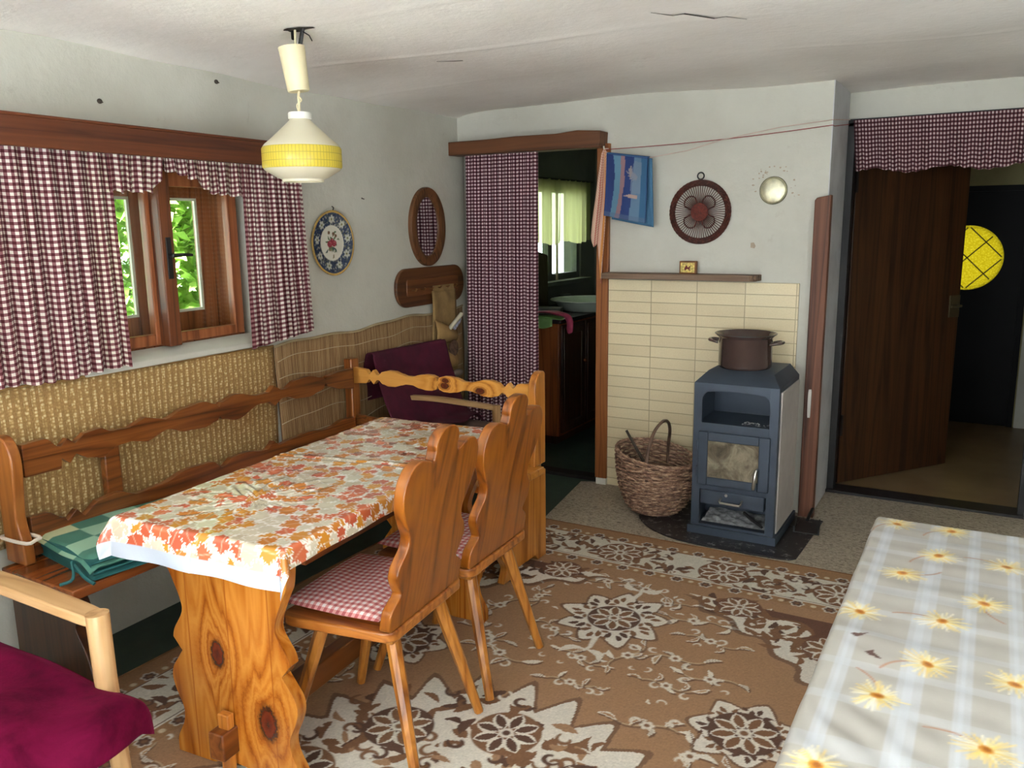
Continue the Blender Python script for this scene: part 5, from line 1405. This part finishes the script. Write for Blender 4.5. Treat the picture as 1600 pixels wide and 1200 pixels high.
# orange checked dish towel hanging from the hook
dt = NT('dish_towel'); uv = dt.n('ShaderNodeTexCoord').outputs['UV']; sp = dt.n('ShaderNodeSeparateXYZ', {0: uv})
base = dt.mix(dt.math('MULTIPLY', dt.math('ADD', dt.math('LESS_THAN', dt.math('FRACT', dt.math('DIVIDE', sp.outputs[0], .020)), .5), dt.math('LESS_THAN', dt.math('FRACT', dt.math('DIVIDE', sp.outputs[1], .016)), .5)), .5), lin4((228, 200, 180)), lin4((200, 148, 124)))
for (a, b, c) in ((.075, .09, (176, 60, 56)), (.12, .132, (176, 60, 56)), (.165, .215, (224, 150, 56)), (.24, .255, (176, 60, 56))):
    k = dt.math('MULTIPLY', dt.math('GREATER_THAN', sp.outputs[0], a), dt.math('LESS_THAN', sp.outputs[0], b)); base = dt.mix(dt.math('MULTIPLY', k, .8), base, lin4(c))
DT = dt.done(dt.bsdf(base, .9))
mb = MB()
def dish(u, v):
    w = np.interp(v, [0, .05, .5, .8, 1], [.012, .030, .062, .072, .070]); 
    x = -1.866 + np.interp(v, [0, .5, 1], [0, -.010, -.035]) + w*(u-.55)
    zz = 1.895 - v*(np.interp(u, [0, .25, .45, .62, .8, 1], [.46, .52, .50, .70, .72, .60]))
    y = 4.255 - .018*math.sin(PI*2.2*u+.6)*min(1, v*3)
    return (x, y, zz)
mb.grid(dish, 40, 40, lambda u, v: (u*.30, v*.62))
tag(mb.build('dish_towel', DT, None, ang=180, solid=.003), 'pale orange checked dish towel hanging at the kitchen door post', 'towel')

# ------------------------------------------------------------------ wood stove
SX, SY = -.992, 3.795
iron = plain('blue_grey_iron', (66, 76, 90), .42, .35, vary=.06, nscale=8)
iron_d = plain('dark_iron', (40, 44, 50), .55, .2)
st = thing('wood_stove', 'blue-grey iron wood stove with glass door and pale side panels', 'stove', (SX, SY, 0))
W2 = .198; D = .425
b = MB()
b.box(-.212, .212, -.012, D+.01, .011, .050)                # plinth
b.box(-W2, -.158, 0, .03, .05, .757); b.box(.158, W2, 0, .03, .05, .757)      # front stiles
b.box(-.158, .158, 0, .03, .515, .566)                       # rail under the warming niche
b.box(-.158, .158, 0, .03, .235, .262); b.box(-.158, .158, .0, .03, .05, .062)
arch = [(-.158, .757), (-.158, .66), (-.157, .685), (-.150, .700)] + [(x, .712+.012*math.cos(x/.15*1.4)) for x in np.linspace(-.135, .135, 12)] + [(.150, .700), (.157, .685), (.158, .66), (.158, .757)]
b.prism(arch, 0, .03, 'xz')
b.box(-W2, -W2+.012, .03, D, .05, .757); b.box(W2-.012, W2, .03, D, .05, .757)
b.box(-W2, W2, D-.012, D, .05, .757)
b.box(-.186, .186, .03, D-.012, .545, .560)                  # niche floor
b.box(-.186, .186, .30, .312, .56, .74)                      # niche back
b.box(-.186, .186, .03, D-.012, .245, .255)
b.box(-.186, .186, .20, .21, .06, .245)
# chamfered hood
y0, y1 = 0.0, D
lo = [(-W2, y0, .757), (W2, y0, .757), (W2, y1, .757), (-W2, y1, .757)]
hi = [(-W2+.045, y0+.075, .808), (W2-.045, y0+.075, .808), (W2-.045, y1, .808), (-W2+.045, y1, .808)]
b.add(lo+hi, [(3, 2, 1, 0), (4, 5, 6, 7), (0, 1, 5, 4), (1, 2, 6, 5), (2, 3, 7, 6), (3, 0, 4, 7)])
b.build('body', iron, st, bevel=.004)
dmb = MB()
dr = bpy.data.objects.new('stove_door', None); COL.objects.link(dr); dr.parent = st; dr.location = (0, -.004, 0)
ring2 = MB()
for q in ((-.168, -.122, .262, .525), (.118, .168, .262, .525), (-.122, .118, .262, .303), (-.122, .118, .482, .525)): ring2.box(q[0], q[1], -.012, .006, q[2], q[3])
ring2.build('door_frame', iron, dr, bevel=.004)
gs = NT('sooty_glass'); co = gs.coord()
n1 = gs.noise(co, 9, 5, .65, .8); sx_ = gs.n('ShaderNodeSeparateXYZ', {0: co}).outputs[2]
gcol = gs.ramp(n1, [(.3, (64, 56, 46)), (.48, (112, 104, 88)), (.6, (146, 138, 118)), (.75, (96, 88, 74))])
MB().box(-.122, .118, -.004, .002, .303, .482).build('door_glass', gs.done(gs.bsdf(gcol, .22, Coat_Weight=.6)), dr)
mb = MB(); mb.tube([(.118, -.012, .372), (.118, -.045, .372), (.116, -.048, .36), (.110, -.05, .30), (.108, -.046, .285)], [.006, .006, .009, .009, .008], 10); mb.build('door_handle', M['steel'], dr)
for z in (.30, .43): MB().tube([(-.172, -.006, z), (-.172, -.006, z+.05)], .007, 8).build('door_hinge', iron, dr)
da = bpy.data.objects.new('ash_drawer', None); COL.objects.link(da); da.parent = st
MB().box(-.152, .152, -.010, .18, .166, .238).build('drawer_front', iron, da, bevel=.004)
mb = MB(); mb.tube([(-.05, -.01, .205), (-.05, -.035, .198), (-.046, -.04, .192), (.046, -.04, .190), (.05, -.035, .196), (.05, -.01, .203)], .0055, 8); mb.build('drawer_handle', M['steel'], da)
MB().lathe([(.0005, .004), (.007, .003), (.008, 0)], 12, Matrix.Translation((-.026, -.010, .222)) @ Rx, True, False).build('drawer_screw', M['steel'], da)
pnl = plain('pale_ceramic', (176, 170, 166), .55, vary=.04)
for s_ in (-1, 1):
    x = s_*(W2+.003); MB().box(min(x-.004, x+.004), max(x-.004, x+.004), .035, D-.012, .055, .735).build('side_panel', pnl, st, bevel=.003)
ash_m = plain('ash_grey', (140, 142, 144), .95, vary=.25, nscale=40, bump=.6)
o = MB().grid(lambda u, v: (-.155+.31*u, .032+.165*v, .064+.02*v+.008*math.sin(17*u+5*v)*math.sin(13*v)), 30, 16).build('ash_bed', ash_m, None, ang=180, loc=(SX, SY, 0))
o['kind'] = 'stuff'; tag(o, 'grey ash lying in the open bottom compartment of the stove', 'ash')
mb = MB(); mb.tube([(.03, .12, .105), (.08, .07, .095), (.14, .03, .078)], [.008, .009, .006], 7)
tag(mb.build('charred_stick', plain('charcoal', (34, 30, 30), .9), None, loc=(SX, SY, 0)), 'charred stick lying across the ash under the stove drawer', 'stick')
o = MB(); rr = random.Random(12)
for k in range(46):
    x, y = rr.uniform(.02, .14), rr.uniform(.04, .12); o.ball((x, y, .563), rr.uniform(.002, .006), 4, (1, 1, .5))
o = o.build('ash_crumbs', ash_m, None, loc=(SX, SY, 0)); o['kind'] = 'stuff'; tag(o, 'pale crumbs of ash on the floor of the stove warming niche', 'ash')

# pot on the stove
pe = plain('brown_enamel', (74, 58, 54), .18, vary=.06, Coat_Weight=.5)
pt = thing('enamel_pot', 'brown enamel cooking pot with two handles on top of the stove', 'pot', (SX-.022, 4.02, .8085))
MB().lathe([(.0005, 0), (.118, 0), (.124, .006), (.126, .015), (.126, .145), (.130, .150), (.143, .162), (.1445, .166), (.141, .166), (.127, .152), (.122, .146), (.121, .01), (.0005, .006)], 56, None, False, False).build('pot_body', pe, pt)
MB().tube([(.144*math.cos(2*PI*i/56), .144*math.sin(2*PI*i/56), .165) for i in range(56)], .0022, 6, closed=True).build('rim', plain('dark_rim', (30, 24, 24), .3), pt)
for s_ in (-1, 1):
    MB().tube([(s_*.124, -.036, .120), (s_*.150, -.036, .126), (s_*.172, -.02, .128), (s_*.174, .02, .128), (s_*.150, .036, .126), (s_*.124, .036, .120)], .0075, 10, smooth=4).build('handle', pe, pt)

# hearth plate
hpm = NT('hearth_plate'); co = hpm.coord(); n1 = hpm.noise(co, 26, 6, .8, .4)
hc = hpm.mix(hpm.ramp(n1, [(.56, 0.0), (.62, 1.0)]), lin4((42, 38, 40)), lin4((150, 146, 142)))
hpo = curve2([(-1.50, 3.90), (-1.46, 3.83), (-1.36, 3.73), (-1.20, 3.66), (-.95, 3.645), (-.72, 3.655), (-.665, 3.69)], 5)+[(-.645, 4.25), (-1.36, 4.25)] + curve2([(-1.42, 4.10), (-1.47, 3.98)], 3)
o = MB().prism([(x, y) for x, y in hpo], .0045, .0105, 'xy').build('hearth_plate', hpm.done(hpm.bsdf(hc, .4, .2)), None, bevel=.002)
tag(o, 'dark metal hearth plate with ash specks under the stove', 'hearth plate')
dp_ = thing('dustpan', 'black metal dustpan on the floor right of the stove', 'dustpan', (-.695, 4.07, .012), math.radians(8))
MB().prism([(-.055, -.05), (.055, -.06), (.065, .10), (-.04, .11)], 0, .006, 'xy').build('pan', M['black'], dp_, bevel=.002)
MB().box(-.058, -.050, -.05, .11, 0, .03).build('pan_side', M['black'], dp_); MB().box(.055, .062, -.06, .10, 0, .028).build('pan_side', M['black'], dp_)
MB().tube([(.0, .105, .015), (.01, .16, .03), (.02, .22, .04)], [.008, .009, .008], 8).build('handle', M['black'], dp_)

# ------------------------------------------------------------------ wicker basket
wb = NT('willow'); co = wb.coord()
wv_ = wb.noise(wb.n('ShaderNodeMapping', {'Vector': co, 'Scale': (30, 30, 90)}).outputs[0], 1.0, 4, .7)
WB = wb.done(wb.bsdf(wb.ramp(wv_, [(.3, (76, 52, 42)), (.5, (140, 106, 86)), (.64, (196, 164, 136)), (.78, (116, 84, 68))]), .6, 0, wb.bump(wv_, .4, .004)))
bk = thing('wicker_basket', 'large brown wicker log basket with a hoop handle left of the stove', 'basket', (-1.452, 4.005, .0055), math.radians(12))
rows = 30; nst = 28
def brad(t): return np.interp(t, [0, .12, .35, .7, 1.0], [.118, .150, .182, .200, .205])
mb = MB()
for k in range(rows):
    t = (k+.5)/rows; r = brad(t); z = .012+.30*t; pts = []
    n = nst*5
    for i in range(n):
        a = 2*PI*i/n; wv = .0075*math.sin(nst/2*a*2/2 + (k % 2)*PI)
        tilt = .035*t*math.cos(a-2.6)
        pts.append(((r+wv)*math.cos(a)*1.0, (r+wv)*.86*math.sin(a), z+tilt+.002*math.sin(5*a+k)))
    mb.tube(pts, .0062*(.85+.3*hsh(k)), 6, closed=True)
mb.build('weave', WB, bk, ang=60)
mb = MB()
for i in range(nst):
    a = 2*PI*i/nst; mb.tube([(brad(t)*math.cos(a), brad(t)*.86*math.sin(a), .01+.305*t+.035*t*math.cos(a-2.6)) for t in np.linspace(0, 1.02, 8)], .0045, 5)
mb.build('stakes', WB, bk)
MB().lathe([(.0005, .006), (.118, .006), (.118, .014), (.0005, .014)], 28, Matrix.Scale(.86, 4, (0, 1, 0)), True, True).build('bottom', WB, bk)
mb = MB()
for q in (0, 1): mb.tube([((.205+.004*math.sin(20*2*PI*i/90+q*PI))*math.cos(2*PI*i/90), (.176+.004*math.sin(20*2*PI*i/90+q*PI))*math.sin(2*PI*i/90), .317+.004*math.cos(20*2*PI*i/90+q*PI)+.035*math.cos(2*PI*i/90-2.6)) for i in range(90)], .0065, 6, closed=True)
mb.build('rim', WB, bk)
mb = MB(); mb.tube([(-.02, -.172, .20), (-.022, -.168, .33), (.0, -.12, .445), (.03, -.03, .490), (.05, .05, .478), (.055, .115, .42), (.045, .155, .33), (.04, .165, .22)], [.008, .009, .0085, .008, .0085, .009, .008], 8, smooth=6)
mb.build('hoop_handle', plain('bark_hoop', (96, 74, 60), .55, vary=.35, nscale=14), bk)
for i, (p0, p1, lb) in enumerate((((-1.42, 4.02, .06), (-1.635, 4.045, .415), 'dark stick poking out of the basket at its left rim'), ((-1.40, 3.97, .05), (-1.565, 3.92, .31), 'short stick leaning inside the basket behind the hoop handle'))):
    mb = MB(); mb.tube([p0, tuple((np.array(p0)+np.array(p1))/2+np.array([0, .01, .01])), p1], [.010, .009, .007], 7)
    tag(mb.build('kindling_stick', plain('stick_bark', (62, 52, 44), .8, vary=.3), None), lb, 'stick', 'sticks in the wicker basket')

# ------------------------------------------------------------------ kitchen seen through the doorway
kc = thing('kitchen_cabinet', 'brown wooden kitchen cabinet with dark doors beyond the kitchen doorway', 'cabinet', (-2.78, 5.60, 0))
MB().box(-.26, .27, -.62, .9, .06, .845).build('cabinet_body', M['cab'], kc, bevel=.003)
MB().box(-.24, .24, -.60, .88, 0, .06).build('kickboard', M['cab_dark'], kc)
MB().box(-.27, .295, -.64, .92, .845, .872).build('worktop', plain('dark_worktop', (44, 36, 36), .25), kc, bevel=.004)
for k, y in enumerate((-.60, -.22, .16, .54)):
    d_ = bpy.data.objects.new('cabinet_door', None); COL.objects.link(d_); d_.parent = kc
    MB().box(.271, .288, y, y+.36, .08, .83).build('door_panel', M['cab_dark'], d_, bevel=.003)
    mb = MB(); mb.box(.288, .295, y+.02, y+.065, .10, .81); mb.box(.288, .295, y+.295, y+.34, .10, .81); mb.box(.288, .295, y+.06, y+.30, .76, .81); mb.box(.288, .295, y+.06, y+.30, .10, .15)
    mb.build('door_stile', M['cab_dark'], d_, bevel=.003)
    MB().ball((.305, y+.33, .55), .012, 8).build('knob', M['cab'], d_)
en = plain('enamel_greenish', (206, 220, 206), .2, Coat_Weight=.5, vary=.03)
bs = thing('enamel_basin', 'pale green enamel basin standing on the kitchen cabinet', 'basin', (-2.60, 5.66, .8725))
MB().lathe([(.0005, 0), (.20, 0), (.215, .01), (.262, .07), (.27, .078), (.285, .080), (.287, .075), (.272, .070)][:8], 56, None, False, False).build('bowl', en, bs)
MB().lathe([(.196, .006), (.0005, .006)], 56, None, False, False).build('inside_bottom', en, bs)
MB().tube([(.286*math.cos(2*PI*i/56), .286*math.sin(2*PI*i/56), .079) for i in range(56)], .005, 6, closed=True).build('rolled_rim', plain('enamel_rim', (226, 236, 226), .2), bs)
cb = MB(); cb.prism(rounded(.09, .21, .02), -.009, .009, 'yz', Matrix.Translation((-2.945, 5.56, 1.085)) @ Matrix.Rotation(math.radians(-11), 4, 'X') @ Matrix.Rotation(math.radians(-6), 4, 'Y'))
tag(cb.build('cutting_board', M['board_dark'], None, bevel=.003), 'tall dark wooden board leaning in front of the kitchen window', 'board')
cn_ = MB().lathe([(.0005, 0), (.05, 0), (.05, .085), (.047, .088), (.0005, .086)], 24, None, False, False)
cn_.add([(0, 0, 0)], [])
tag(cn_.build('tin_can', plain('dull_tin', (104, 110, 104), .35, .6), None, loc=(-2.93, 5.92, .8725)), 'short tin can behind the enamel basin in the kitchen', 'can')
jar = MB().lathe([(.0005, 0), (.04, 0), (.042, .01), (.042, .10), (.03, .12), (.03, .14), (.0005, .14)], 24, None, False, False)
tag(jar.build('grey_jar', plain('grey_glass_jar', (110, 112, 116), .2), None, loc=(-2.86, 5.18, .8725)), 'grey jar on the cabinet beside the doorway curtain', 'jar')
kb = MB().box(-.09, .09, -.06, .06, 0, .045)
tag(kb.build('grey_box', plain('grey_card', (150, 154, 148), .7), None, loc=(-2.75, 5.31, .8725), rot=.3, bevel=.003), 'grey flat box on the cabinet beside the enamel basin', 'box')
pk = plain('pink_rubber', (206, 84, 120), .45, vary=.12)
def cloth(name, label, path, w, mat, cat):
    P = catmull([Vector(p) for p in path], 6); n = len(P)-1
    def fn(u, v):
        i = v*n; k = min(n-1, int(i)); p_ = P[k].lerp(P[k+1], i-k); ww = np.interp(v, np.linspace(0, 1, len(w)), w)
        return (p_.x+.012*math.sin(7*u+5*v), p_.y+(u-.5)*ww, p_.z+.008*math.sin(PI*2*u+4*v))
    tag(MB().grid(fn, 14, 40).build(name, mat, None, ang=180, solid=.005), label, cat)
cloth('rubber_glove', 'pink rubber glove draped over the corner of the kitchen cabinet', [(-2.74, 5.10, .905), (-2.64, 5.06, .912), (-2.55, 5.04, .905), (-2.48, 5.04, .888), (-2.452, 5.04, .855), (-2.446, 5.04, .815), (-2.446, 5.04, .785)], [.12, .11, .09, .075, .075, .085, .05], pk, 'glove')
cloth('green_cloth', 'bright green cloth under the pink glove on the cabinet corner', [(-2.72, 4.985, .885), (-2.60, 4.975, .885), (-2.52, 4.975, .885), (-2.475, 4.97, .884)], [.10, .10, .09, .05], plain('green_cloth', (110, 160, 84), .8), 'cloth')
MB_ = MB().grid(lambda u, v: (-2.70+.16*u, 4.945-.004*math.sin(9*u), .885-.055*v-.02*math.sin(PI*u)*v), 12, 8)
tag(MB_.build('green_rag', plain('rag_green', (120, 164, 96), .8), None, ang=180, solid=.003), 'green rag edge hanging over the end of the cabinet', 'cloth')
# sheer curtain of the kitchen window
kcm = NT('yellow_sheer'); 
c1_ = kcm.n('ShaderNodeBsdfTranslucent', {0: lin4((236, 236, 176))}).outputs[0]; c2_ = kcm.n('ShaderNodeBsdfTransparent', {0: lin4((244, 246, 214))}).outputs[0]; c3_ = kcm.bsdf((222, 222, 168), .9)
KC = kcm.done(kcm.n('ShaderNodeMixShader', {0: .3, 1: kcm.n('ShaderNodeMixShader', {0: .65, 1: c3_, 2: c1_}).outputs[0], 2: c2_}).outputs[0])
mb = MB(); pleat(mb, (5.46, 6.50), (5.46, 6.50), 1.845, lambda u: 1.36+.012*math.sin(14*u), 11, .014, 21, lambda a, d, z: (-2.985+d, a, z), full=1.4)
tag(mb.build('kitchen_curtain', KC, None, ang=180), 'short sheer yellow-green curtain at the kitchen window', 'curtain')
mb = MB(); mb.tube([(-2.985, 5.40, 1.845), (-2.985, 6.56, 1.845)], .007, 8); mb.tube([(-2.985, 5.42, 1.845), (-3.05, 5.42, 1.845)], .006, 6); mb.tube([(-2.985, 6.54, 1.845), (-3.05, 6.54, 1.845)], .006, 6)
tag(mb.build('curtain_rod', plain('thin_dark_rod', (60, 58, 50), .5), None), 'thin dark rod carrying the sheer kitchen curtain', 'curtain rod')
